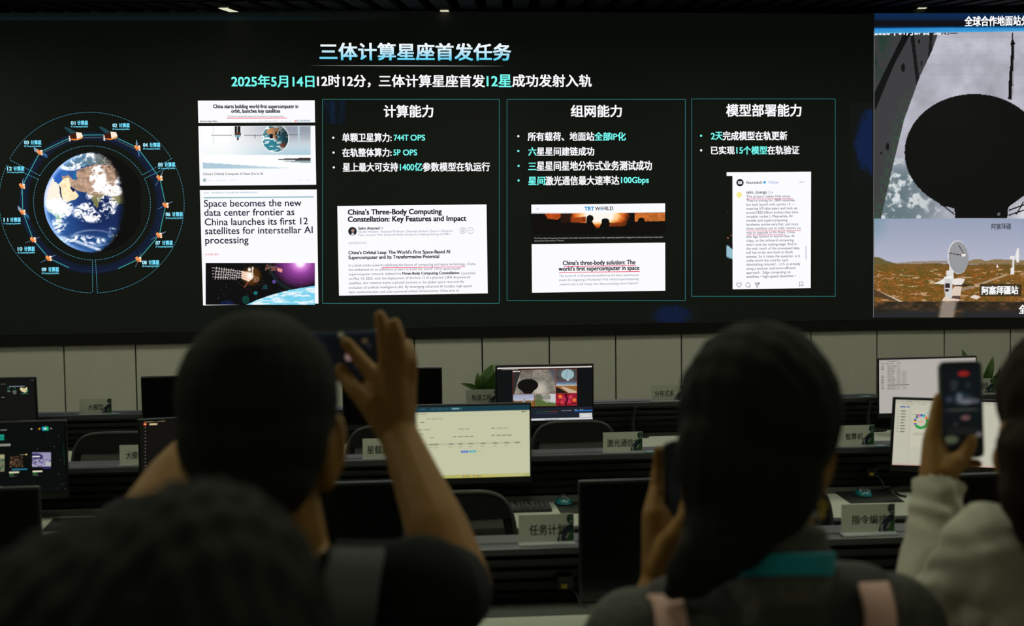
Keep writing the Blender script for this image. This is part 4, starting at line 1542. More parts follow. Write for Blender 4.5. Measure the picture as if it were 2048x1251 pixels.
# picture grid (fractions of the display)
F.rect(0.1645, 0.056, 0.8375, 0.739, (150, 46, 32))
F.up()
mini(F, 0.167, 0.06, 0.612, 0.506, 130, 74, storm_img, (0, 0, 1, 1))
mini(F, 0.167, 0.512, 0.387, 0.735, 64, 38, field_mini, (0, 0, 1, 1))
mini(F, 0.393, 0.512, 0.612, 0.735, 64, 38, green_img, (0, 0, 1, 1))
mini(F, 0.618, 0.06, 0.835, 0.28, 64, 38, pale_dish, (0, 0, 1, 1))
mini(F, 0.618, 0.286, 0.835, 0.506, 64, 38, road_img, (0, 0, 1, 1))
mini(F, 0.618, 0.512, 0.835, 0.735, 64, 38, red_img, (0, 0, 1, 1))
F.up()
F.dashes(0.167, 0.24, 0.085, 0.014, (215, 215, 210), 4, 1)
F.rect(0, 0.765, 1, 0.958, (28, 33, 44))
F.rect(0, 0.965, 1, 1, (206, 208, 214))
F.up()
F.grad(0.4, 0.835, 0.63, 0.848, (20, 70, 40), (40, 80, 40), (130, 36, 30))
F.rect(0.4, 0.868, 0.63, 0.876, (44, 64, 100))
F.rect(0.81, 0.826, 1, 0.846, (34, 112, 200))
F.rect(0.862, 0.882, 0.995, 0.96, (214, 214, 214))
F.up()
F.dashes(0.87, 0.985, 0.9, 0.007, (120, 120, 120), 1)
F.dashes(0.87, 0.985, 0.92, 0.007, (140, 140, 140), 5)
for k in range(9):
    F.rect(0.5 + .017 * k, 0.975, 0.51 + .017 * k, 0.99, ((60, 90, 150), (40, 44, 50), (190, 110, 70), (60, 60, 66))[k % 4])
F.dashes(0.64, 0.78, 0.83, 0.01, (140, 140, 144), 8)
F.dashes(0.81, 0.9, 0.815, 0.008, (160, 160, 160), 9)
lit(F, t)

t, F, P = monitor('monitor with a white file list window, behind the recording phone', 'far', 1760, 1948, 713.5, yaw=-0.12, roll=-0.018)
F.rect(0, 0, 1, 1, (178, 172, 166))
F.up()
F.rect(0, 0, 1, 0.012, (150, 146, 142))
F.rect(0.0, 0.05, 1, 0.054, (158, 154, 150))
F.dashes(0.02, 0.2, 0.03, 0.012, (110, 108, 106), 2)
F.dashes(0.02, 0.22, 0.075, 0.012, (120, 118, 114), 3)
for k in range(15):
    F.dashes(0.02, 0.05, 0.12 + .03 * k, 0.011, (86, 84, 82), 20 + k, .75)
for k in range(22):
    y = 0.115 + .021 * k
    F.dashes(0.085, 0.085 + .05 + .06 * vnoise(np.array(k * 1.7), np.array(3.2)), y, 0.009, (118, 110, 104), 40 + k, .95)
    F.dashes(0.185, 0.225, y, 0.009, (134, 130, 126), 80 + k, .95)
    if k > 4:
        F.dashes(0.24, 0.285, y, 0.009, (134, 130, 126), 120 + k, .95)
F.rect(0.085, 0.115 + .021 * 17 - .006, 0.31, 0.115 + .021 * 17 + .006, (110, 92, 88))
lit(F, t)

# -- middle row
t, F, P = monitor('dark starry web page monitor with three picture cards, middle row', 'mid', -134, 132, 843, yaw=0.05)
F.rect(0, 0, 1, 1, (5, 9, 9))
F.up()
rs = random.Random(5)
for k in range(46):
    x, y = rs.random(), rs.random()
    s = rs.uniform(.0012, .003)
    F.rect(x, y, x + s * 1.4, y + s * 1.6, (150, 156, 150))
P.layer = 2
P.text('大模型', -24, 869, 9, 879.5, (24, 160, 138), 0.03)
P.text('立即体验', 84.5, 854, 97.5, 860, (24, 170, 160), 0)
P.grad(84, 852.8, 97, 860.2, (30, 130, 200), (24, 170, 150), (24, 180, 70))
P.up()
P.rect(88, 855.4, 93, 857.6, (220, 240, 236))
P.disc(78.8, 856.9, 2, (196, 132, 24), n=10)
P.rect(61.5, 856.4, 65, 858, (200, 205, 200))
P.rect(100, 855.2, 104.5, 857.2, (120, 124, 120))
P.rect(1, 858.2, 14, 860.4, (96, 100, 96))
P.rect(-10, 887.3, 21.5, 891.2, (130, 132, 124))
P.rect(127.2, 887, 129.2, 929.5, (22, 96, 76))


def card_a(X, Y):
    n = fbm(X / 3, Y / 4)
    return over(flatimg(X, (150, 146, 110)), (60, 84, 70), sst(.4, .6, n) * (Y > 917)) * (.6 + .7 * n[..., None])


def card_b(X, Y):
    n = fbm(X / 4 + Y / 9, Y / 3)
    return over(flatimg(X, (34, 26, 18)), (136, 100, 74), sst(.45, .75, n))


def card_c(X, Y):
    n = fbm(X / 3, Y / 1.6)
    img = flatimg(X, (150, 144, 176))
    img = over(img, (60, 52, 100), (X < 86) & (ell(X, Y, 70, 914, 17, 9) < 1))
    img = over(img, (84, 72, 128), (Y > 918) * .8)
    img = over(img, (196, 192, 206), (Y > 917) * sst(.45, .6, n) * .85)
    img = over(img, (176, 180, 184), (X > 91) & (Y > 923) & (Y < 932))
    img = over(img, (44, 36, 90), (Y > 932) & (X > 86))
    img = over(img, (8, 10, 12), (Y > 933) & (X < 86))
    return img


P.pic(-28, 908, 9.3, 942, 30, 30, card_a)
P.pic(20, 911.5, 46, 934, 28, 26, card_b)
P.pic(64.5, 904, 102, 937, 40, 36, card_c)
P.up()
P.rect(65, 911.5, 80, 913, (235, 235, 235))
P.rect(24, 936.6, 55, 938.8, (36, 104, 128))
P.rect(40, 908, 54.5, 909, (110, 104, 84))
P.disc(53, 908, 1.7, (230, 190, 110), n=8)
for x0, x1, yo in ((18.5, 38.5, 0), (65.5, 85, -2)):
    P.rect(x0, 942.6 + yo, x1, 945 + yo, (216, 208, 180))
    P.rect(x0 + .5, 947 + yo, x0 + 9, 948.8 + yo, (30, 120, 50))
    P.rect(x0 + .5, 950.8 + yo, x0 + 12, 952 + yo, (80, 84, 80))
P.rect(-6, 972, 5, 974, (110, 112, 106))
lit(F, t)
lit(P, t)

t, F, P = monitor('dark monitor with a OneSpace menu page beside the short-haired head, middle row', 'mid', 283, 540, 831, yaw=0.24, roll=0.0)
F.rect(0, 0, 1, 1, (17, 15, 13))
P.layer = 1
P.text('OneSpace', 288.5, 836.6, 309, 843, (214, 190, 140), 0.03)
P.text('| 021模型', 313, 836, 330, 842.6, (150, 136, 104), 0.02)
P.disc(290, 847.8, 3.3, (196, 66, 24), n=16)
P.up()
P.rect(289, 846.9, 291.6, 848.6, (250, 220, 170))
P.rect(299, 846.4, 314.5, 848.8, (206, 186, 140))
for k in range(16):
    P.rect(289.6, 854 + 6.9 * k, 291.6, 855.3 + 6.9 * k, (120, 116, 104))
for k in range(3):
    P.rect(357, 855 + 7.2 * k, 375, 857.2 + 7.2 * k, (206, 190, 130))
lit(F, t)
lit(P, t)

t, F, P = monitor('bright monitor with a cream web form, beside the lifted forearm', 'mid', 799, 1062.5, 807, v=-0.17)
CR_ = (194, 196, 164)
F.rect(0, 0, 1, 1, CR_)
F.up()
F.rect(0, 0, 1, 0.072, (22, 58, 72))
F.rect(0.385, 0.012, 0.475, 0.048, (60, 110, 124))
F.rect(0, 0.955, 1, 1, (172, 174, 110))
F.grad(0.1, 0.955, 0.95, 1.0, (150, 166, 120), (190, 180, 80), (190, 190, 130))
F.up()
F.rect(0, 0.12, 1, 0.1225, (170, 172, 146))
F.rect(0.062, 0.15, 0.0635, 0.62, (176, 178, 150))
F.rect(0.395, 0.025, 0.45, 0.035, (150, 190, 200))
F.dashes(0.06, 0.37, 0.03, 0.012, (60, 96, 108), 3, .5)
F.dashes(0.03, 0.1, 0.098, 0.014, (90, 110, 160), 3, .9)
F.dashes(0.12, 0.2, 0.095, 0.012, (150, 150, 128), 4, .8)
F.dashes(0.945, 0.985, 0.09, 0.012, (110, 110, 96), 4, 1)
G1, G2 = (150, 150, 126), (120, 120, 100)
for x0, x1, y, c, sd in ((.09, .115, .165, (110, 130, 180), 1), (.13, .32, .165, G1, 2), (.09, .13, .21, G1, 3), (.145, .185, .21, G2, 4), (.09, .13, .255, G1, 5), (.09, .115, .312, G2, 6), (.13, .23, .312, G1, 7),
                         (.40, .425, .315, G2, 8), (.44, .53, .315, G1, 19), (.70, .725, .315, G2, 9), (.74, .83, .315, G1, 10), (.09, .115, .37, G2, 11), (.13, .17, .37, G1, 12), (.09, .12, .425, G2, 13), (.13, .26, .425, G1, 14),
                         (.40, .425, .42, G2, 15), (.44, .56, .42, G2, 16), (.70, .725, .415, G2, 17), (.74, .86, .415, G2, 18)):
    F.dashes(x0, x1, y, .012, c, sd, .85)
F.rect(0.09, 0.505, 0.93, 0.535, (180, 182, 154))
F.rect(0.13, 0.452, 0.155, 0.474, (44, 90, 200))
F.up()
for x in (.13, .215, .25, .365, .44, .52, .615, .71, .80, .885):
    F.dashes(x, x + .035, .522, .013, (110, 110, 94), int(x * 100), 1)
    F.dashes(x, x + .03, .562, .009, (150, 150, 128), int(x * 77), .9)
F.rect(0.13, .59, .93, .592, (176, 178, 150))
F.rect(0.46, 0.618, 0.515, 0.645, (44, 92, 196))
F.rect(0.522, 0.618, 0.578, 0.645, (40, 160, 176))
F.dashes(0.595, .62, .632, .012, (170, 176, 120), 2, 1)
F.up()
F.rect(0.472, .628, .504, .635, (150, 180, 230))
F.rect(0.534, .628, .566, .635, (170, 225, 230))
for k in range(10):
    F.rect(0.47 + .0165 * k, 0.968, 0.479 + .0165 * k, 0.985, ((60, 110, 170), (190, 120, 40), (60, 70, 80), (70, 150, 180), (210, 170, 40))[k % 5])
F.disc(0.945, .09, .006, (60, 62, 60), n=8)
lit(F, t)

t, F, P = monitor('bright monitor with a coloured ring chart, partly behind the recording phone', 'mid', 1787, 2020, 797, yaw=-0.08, roll=0.04)
F.rect(0, 0, 1, 1, (188, 186, 168))
F.up()
F.rect(0, 0, 1, 0.045, (176, 174, 158))
F.rect(0, 0.975, 1, 1, (196, 168, 156))
F.rect(0.13, 0.14, 0.133, 1, (172, 172, 156))
F.rect(0.14, 0.15, 0.72, 0.72, (194, 192, 172))
F.up()
F.dashes(0.04, .14, .02, .01, (140, 138, 128), 2)
F.dashes(0.06, .26, .062, .009, (150, 148, 136), 3)
F.dashes(0.04, .12, .105, .018, (50, 90, 170), 4, 1)
for k in range(8):
    F.dashes(0.05, .09, .17 + .045 * k, .013, (84, 82, 76), 10 + k, 1)
    F.rect(.022, .166 + .045 * k, .031, .176 + .045 * k, (110, 108, 100))
F.dashes(0.18, .26, .225, .015, (60, 58, 54), 5, 1)
P.layer = 2
ca, cb = P.to2(1842, 842.5)
k_ = abs(P.to2(1843, 842)[0] - ca)
ring = [(215, 330, (30, 150, 70)), (330, 358, (30, 150, 70))]
angs = [(-150, 30, (30, 150, 66)), (30, 52, (230, 106, 36)), (52, 78, (56, 176, 190)), (78, 98, (44, 96, 200)), (98, 122, (220, 120, 180)), (122, 142, (24, 110, 90)), (142, 158, (156, 140, 190)), (158, 174, (30, 44, 84)),
        (174, 192, (240, 176, 40)), (192, 210, (96, 74, 180))]
for a0, a1, c in angs:
    P.disc2(ca, cb, 15.6 * k_, c, 10.2 * k_, 12, math.radians(a0 + 2), math.radians(a1 - 1))
P.rect(1836.5, 841, 1847, 842.6, (226, 140, 70))
P.rect(1838.5, 843.4, 1845.5, 844.4, (226, 160, 100))
for a, b, y, c in ((1826, 1850, 866, G2), (1826, 1848, 869, G2), (1830, 1836, 825, (220, 150, 190)), (1850, 1856, 825, (60, 130, 200)), (1824, 1830, 828, (40, 130, 110))):
    P.dashes(a, b, y, .9, c, int(a), 1)
for k in range(9):
    F.rect(0.915 - .003 * k, .25 + .048 * k, 0.93 - .003 * k, .256 + .048 * k, (120, 118, 108))
for k in range(5):
    F.rect(0.955, .09 + .03 * k, 0.985, .096 + .03 * k, (140, 138, 126))
lit(F, t)
lit(P, t)

# -- near row: all switched off
monitor('black switched-off monitor at the very edge of the row ahead of the people', 'near', -312, 78, 979, yaw=0.06)
monitor('black switched-off monitor beside the short-haired head, row ahead of the people', 'near', 418, 806.5, 966, v=-0.2, yaw=0.02)
monitor('black switched-off monitor beside the raised hand of the long-haired person', 'near', 1157, 1546, 955, v=-0.2, yaw=0.02)
monitor('black switched-off monitor behind the white shirt sleeve', 'near', 1896, 2280, 941, v=-0.2, yaw=0.06)

# two slim document stands on the far desk
M_stand = mat('stand_black', (18, 18, 18), 0.45)
for (px, py, lab) in ((1256, 862, 'black slim stand with a flat foot on the far desk, between plate and pale desktop'), (1739, 860, 'black slim stand with a flat foot on the far desk, behind the plate reading 智算机')):
    u, v = R['far'].down(px, py, DESK)
    v = min(v, -0.09)
    t = thing('desk_stand', lab, 'stand', tuple(R['far'].pt(u, v, DESK + .003)), R['far'].a, 'slim stands on the far desk')
    MB().slab([(-0.06, -0.02), (0.075, -0.03), (0.02, 0.09), (-0.03, 0.09)], 0.001, 0.01).build('foot', M_stand, t)
    MB().tube([(0, 0.05, 0.01), (-0.005, 0.055, 0.09), (0.012, 0.045, 0.17)], [0.014, 0.012, 0.010]).build('post', M_stand, t, smooth=True)
# ------------------------------------------------------------------ name plates
M_card = mat('name_card', (188, 190, 176), 0.6)
M_acr = mat('acrylic_bar', (206, 212, 216), 0.12, trans=0.35, spec=0.6)
M_print = attr_mat('card_print', False, 0.55)


def plate(label, key, text, xl, xr, yt, yb, tx, v=0.03, yaw=0.0, cut=None):
    """acrylic name plate; pixels of the card: left, right, top, foot; tx: pixel box of the writing"""
    r = R[key]
    u0, zt = r.hit(xl, yt, v)
    u1, zb = r.hit(xr, yb, v)
    w = u1 - u0
    base = LEDGE + 0.0035 if v > .05 else LEDGE + 0.0005
    h = zt - base if key != 'x' else 0.09
    uc = (u0 + u1) / 2
    t = thing('name_plate', label, 'sign', tuple(r.pt(uc, v, base)), r.a + yaw, 'name plates along the console rails')
    MB().box((-w / 2, -0.0015, 0.004), (w / 2, 0.0015, h)).build('card', M_card, t)
    mb = MB().box((-w / 2 - .002, -0.026, 0), (w / 2 + .002, 0.012, 0.0075))
    mb.build('base_bar', M_acr, t, bevel=0.0015)
    W = wmat(t)
    o = np.array(W @ Vector((0, -0.0015, 0)))
    ex = np.array(W.to_3x3() @ Vector((1, 0, 0)))
    ny = np.array(W.to_3x3() @ Vector((0, -1, 0)))
    ez = np.array((0, 0, 1.0))

    def px2(px, py):
        P = np.array(on_plane(px, py, o, ny)) - o
        return float(np.clip(np.dot(P, ex), -w / 2, w / 2)), float(np.clip(np.dot(P, ez), 0.006, h))

    def to3(a, b, off):
        return tuple(o + ex * a + ez * b + ny * off)
    F = Flat(px2, to3, 0.0004)
    F.STEP = 0.0002
    F.text(text, *tx, (22, 22, 22), 0.012)
    F.build('lettering', M_print, t)
    F = Flat(px2, to3, 0.0006)
    F.STEP = 0.0002
    # leaf print filling the end of the card
    fr = lambda a, b: (-w / 2 + a * w, 0.006 + (1 - b) * (h - 0.006))

    def blob(pts, c):
        ab = [fr(*p) for p in pts]
        F._put(ab, [tuple(range(len(ab)))], [tuple(lin(c))] * len(ab))
    G1_, G2_, G3_ = (18, 52, 44), (34, 74, 30), (16, 32, 52)
    a, b = fr(0.955, 0.16)
    for k in range(14):
        pass
    blob([(.995, .02), (.90, .02), (.87, .10), (.865, .22), (.90, .33), (.95, .36), (.995, .34)][::-1] if False else [(.995, .34), (.95, .36), (.90, .33), (.865, .22), (.87, .10), (.90, .02), (.995, .02)], G1_)
    blob([(.69, .97), (.70, .85), (.74, .68), (.80, .55), (.87, .42), (.93, .36), (.97, .42), (.99, .55), (.93, .66), (.88, .80), (.85, .97)], G3_)
    blob([(.84, .97), (.86, .84), (.91, .70), (.995, .56), (.995, .97)], G2_)
    blob([(.90, .42), (.995, .34), (.995, .62), (.92, .60), (.88, .52)], (24, 66, 34))
    F.up()
    for p in ([(.745, .96), (.735, .82), (.765, .70), (.78, .72), (.76, .84), (.765, .96)], [(.845, .86), (.90, .66), (.915, .68), (.865, .86)], [(.925, .26), (.96, .24), (.975, .30), (.945, .30)], [(.935, .12), (.955, .11), (.955, .14), (.935, .145)]):
        blob(p[::-1], (170, 176, 164))
    F.up()
    for a_, b_ in ((.04, .10), (.04, .9)):
        A, B = fr(a_, b_)
        F.disc2(A, B, 0.0016, (120, 122, 112), n=8)
    F.build('leaf_print', M_print, t)
    return t


plate('name plate reading 大模型 against the white wall panels', 'far', '大模型', 158.5, 224, 797.5, 829, (176, 808, 207, 819.5))
plate('name plate reading 轨道工程 in the leafy plant', 'far', '轨道工程', 932, 997, 779, 812, (944, 789, 983, 800))
plate('name plate reading 分布式系 at the long-haired head', 'far', '分布式系', 1303, 1369, 770.5, 803, (1309.5, 780.5, 1348, 792))
plate('small name plate mostly behind the recording phone, green leaf print showing', 'far', '通信', 1928, 1988, 757, 788, (1960, 765, 1976, 777))
plate('name plate reading 大模型 against an office chair back', 'mid', '大模型', 226 + 13, 322, 890, 935, (252, 903, 287, 917))
plate('name plate reading 星载路 behind the lifted forearm', 'mid', '星载路由', 725, 806, 877, 921, (734, 891, 793, 906))
plate('name plate reading 激光通信机 beside the middle chair', 'mid', '激光通信机', 1206, 1285, 864.5, 907, (1214, 878, 1281, 892))
plate('name plate reading 智算机 beside the ring chart monitor', 'mid', '智算机', 1667, 1748, 851, 896, (1691, 866, 1726, 878))
plate('name plate reading 任务计划, middle of the row ahead of the people', 'near', '任务计划', 1037, 1148, 1029, 1094, (1059, 1049, 1131, 1068))
plate('name plate reading 指令编排 beside the white shirt cuff', 'near', '指令编排', 1683, 1789, 1008.5, 1072, (1703, 1030, 1774, 1046))

# pale-blue oval badges lying on the rails
M_badge = mat('badge_blue', (96, 136, 150), 0.35)
for key, px, py, w, lab in (('far', 216, 833, 28, 'pale blue oval badge on the rail beside the 大模型 plate'), ('mid', 1303, 903.5, 34, 'pale blue oval badge on the rail beside the 激光通信机 plate'),
                            ('far', 1737, 794.5, 26, 'pale blue oval badge on the far rail by the white panels'), ('mid', 1768, 893.5, 30, 'pale blue oval badge on the rail beside the 智算机 plate')):
    u, v = R[key].down(px, py, LEDGE + .002)
    u2, _ = R[key].down(px + w / 2, py, LEDGE + .002)
    v = min(max(v, 0.022), 0.03)
    a = abs(u2 - u)
    t = thing('oval_badge', lab, 'badge', tuple(R[key].pt(u, v, LEDGE)), R[key].a, 'oval badges on the rails')
    pts = [(a * math.cos(2 * math.pi * k / 32), 0.02 * math.sin(2 * math.pi * k / 32)) for k in range(32)]
    MB().slab(pts, 0.0006, 0.004).build('plate', M_badge, t)
    pts2 = [(x * .75, y * .7) for x, y in pts]
    MB().slab(pts2, 0.0041, 0.0046).build('rim_print', mat('badge_print', (150, 176, 184), 0.4), t)

# ------------------------------------------------------------------ keyboards, mice, mats, cables
M_key = mat('keyboard_black', (30, 31, 30), 0.5)
M_cap = mat('keycap_grey', (50, 52, 50), 0.55)
M_pad = mat('mouse_pad_black', (18, 19, 18), 0.75, noise=0.1, nscale=300)
M_teal = mat('mouse_teal', (28, 118, 132), 0.25, coat=0.4)
M_mtop = mat('mouse_grey', (62, 66, 66), 0.35)
M_cable = mat('cable_black', (16, 16, 15), 0.5)


def keyboard(label, key, corners_px, w=0.44, d=0.14):
    cx, cy = corners_px
    u, v = R[key].down(cx, cy, DESK + 0.01)
    t = thing('keyboard', label, 'keyboard', tuple(R[key].pt(u, v, DESK)), R[key].a, 'desk keyboards')
    mb = MB().slab([(-w / 2, -d / 2), (w / 2, -d / 2), (w / 2, d / 2), (-w / 2, d / 2)], 0.001, 0.016)
    mb.build('case', M_key, t, bevel=0.004)
    mb = MB()
    rows = 6
    for j in range(rows):
        y0 = -d / 2 + .008 + j * (d - .016) / rows
        y1 = y0 + (d - .016) / rows - .003
        segs = [(-w / 2 + .008, -w / 2 + .29, 15), (-w / 2 + .298, -w / 2 + .348, 3), (-w / 2 + .356, w / 2 - .008, 4)]
        for a, b, n in segs:
            if j == 0 and n == 15:
                cuts = [0, .09, .17, .25, .62, .71, .8, .9, 1]
            else:
                cuts = [i / n for i in range(n + 1)]
            for c0, c1 in zip(cuts[:-1], cuts[1:]):
                x0, x1 = a + (b - a) * c0 + .0012, a + (b - a) * c1 - .0012
                mb.add([(x0, y0, .016), (x1, y0, .016), (x1, y1, .016), (x0, y1, .016), (x0 + .0015, y0 + .0015, .0215), (x1 - .0015, y0 + .0015, .0215), (x1 - .0015, y1 - .0015, .0215), (x0 + .0015, y1 - .0015, .0215)],
                       [(4, 5, 6, 7), (0, 1, 5, 4), (1, 2, 6, 5), (2, 3, 7, 6), (3, 0, 4, 7)])
    k = mb.build('keycaps', M_cap, t)
    return t


keyboard('black full-size keyboard on the middle desk beside the teal mouse', 'mid', (996, 1014))
keyboard('black keyboard behind the dark web page monitor edge, middle desk', 'mid', (-40, 1040))


def mouse_pad(label, key, px):
    """px: four desk pixels, in order round the pad"""
    pts = [R[key].down(x, y, DESK + .003) for x, y in px]
    cu, cv = sum(p[0] for p in pts) / 4, sum(p[1] for p in pts) / 4
    mb = MB().slab([(p[0] - cu, p[1] - cv) for p in pts], 0.0006, 0.003)
    o = mb.build('mouse_pad', M_pad, None)
    o.location = R[key].pt(cu, cv, DESK)
    o.rotation_euler = (0, 0, R[key].a)
    return tag(o, label, 'mouse pad', 'mouse pads')


mouse_pad('black mouse pad under the teal mouse beside the keyboard', 'mid', [(1122, 1026), (1330, 1020), (1300, 998), (1108, 1003)])
mouse_pad('black mouse pad under the teal mouse behind the 指令编排 plate', 'mid', [(1701, 1005), (1808, 1002), (1776, 977), (1669, 983)])
mouse_pad('black mouse pad on the middle desk under the dark web page monitor', 'mid', [(83, 1060.5), (240, 1054), (235, 1030), (107, 1036)])


def mouse(label, px, py, s=1.0):
    u, v = R['mid'].down(px, py, DESK + .005)
    t = thing('computer_mouse', label, 'mouse', tuple(R['mid'].pt(u, v, DESK + 0.003)), R['mid'].a, 'teal mice')
    bm = bmesh.new()
    bmesh.ops.create_uvsphere(bm, u_segments=24, v_segments=14, radius=1)
    vs, fs, mi = [], [], []
    for q in bm.verts:
        z = q.co.z
        vs.append((q.co.x * 0.034 * s * (1 - .12 * q.co.y), q.co.y * 0.052 * s, (max(z, -0.0) * 0.034 + 0.004 if z > 0 else 0.004 + z * .003) * s))
    f1, f2 = [], []
    for q in bm.faces:
        c = q.calc_center_median()
        (f1 if c.z < 0.62 else f2).append(tuple(x.index for x in q.verts))
    bm.free()
    MB().add(vs, f1).build('shell', M_teal, t, smooth=True)
    MB().add(vs, f2).build('top_cover', M_mtop, t, smooth=True)
    MB().tube([(0, 0.022, .0345), (0, 0.034, .031)], .004).build('scroll_wheel', M_key, t, smooth=True)
    return t


mouse('teal and grey mouse on the pad beside the keyboard', 1127.5, 1005)
mouse('teal and grey mouse on the pad behind the 指令编排 plate', 1726.5, 989)


def cable(label, pts, r=0.003):
    me = MB().tube([Vector(p) for p in pts], r, n=8)
    o = me.build('cable', M_cable, None, smooth=True)
    return tag(o, label, 'cable')


def dp(px, py, z=DESK + .006):
    return on_plane(px, py, (0, 0, z), (0, 0, 1))


cable('black cable curving across the pale desk behind the 指令编排 plate', [dp(1757, 980), dp(1775, 976), dp(1786, 972), dp(1805, 970), dp(1830, 969)])
cable('black cable on the pale desk beside the white shirt cuff', [dp(1790, 984), dp(1800, 990), dp(1812, 992)], .005)
# small yellow tags on plugs in the slat panels
M_yel = mat('tag_yellow', (196, 170, 20), 0.5)
M_grey = mat('plug_grey', (60, 60, 58), 0.5)
for key, px, py, lab in (('near', 1127, 1168, 'black plug with a yellow tag under the 任务计划 plate'), ('mid', 1740, 946, 'black plug with a yellow tag under the 智算机 plate')):
    u, z = R[key].hit(px, py, 0.074)
    t = thing('cable_plug', lab, 'plug', tuple(R[key].pt(u, 0.068, z)), R[key].a, 'tagged plugs')
    MB().box((-0.02, -0.012, -0.012), (0.03, 0.004, 0.03)).build('housing', M_stand, t, bevel=.002)
    MB().box((-0.009, -0.0145, -0.006), (0.009, -0.0122, 0.006)).build('yellow_tag', M_yel, t)
    MB().tube([(0.02, -0.006, 0.0), (0.035, -0.03, -0.02), (0.045, -0.05, max(-.05, DESK + .006 - z)), (0.06, -0.07, max(-.06, DESK + .005 - z))], .002, n=6).build('lead', M_grey, t, smooth=True)
# a pen on the far desk
a_, b_ = dp(1309, 858), dp(1340, 861)
mb = MB().tube([Vector(a_), (Vector(a_) * .12 + Vector(b_) * .88), Vector(b_)], [.005, .005, .0012])
tag(mb.build('pen', mat('pen_metal', (150, 150, 146), .3, metal=.6), smooth=True), 'slim metal pen lying on the far desk beside the slim stand', 'pen')

# ------------------------------------------------------------------ office chairs
M_chair = mat('chair_frame_black', (18, 19, 18), 0.6)
M_fab = mat('chair_seat_fabric', (26, 27, 26), 0.85, bump=.3, nscale=200)


def mesh_mat():
    m = bpy.data.materials.new('chair_mesh')
    m.use_nodes = True
    nt = m.node_tree
    b = nt.nodes['Principled BSDF']
    b.inputs['Base Color'].default_value = (*lin((48, 50, 47)), 1)
    b.inputs['Roughness'].default_value = .7
    b.inputs['Alpha'].default_value = 0.93
    return m


M_mesh = mesh_mat()


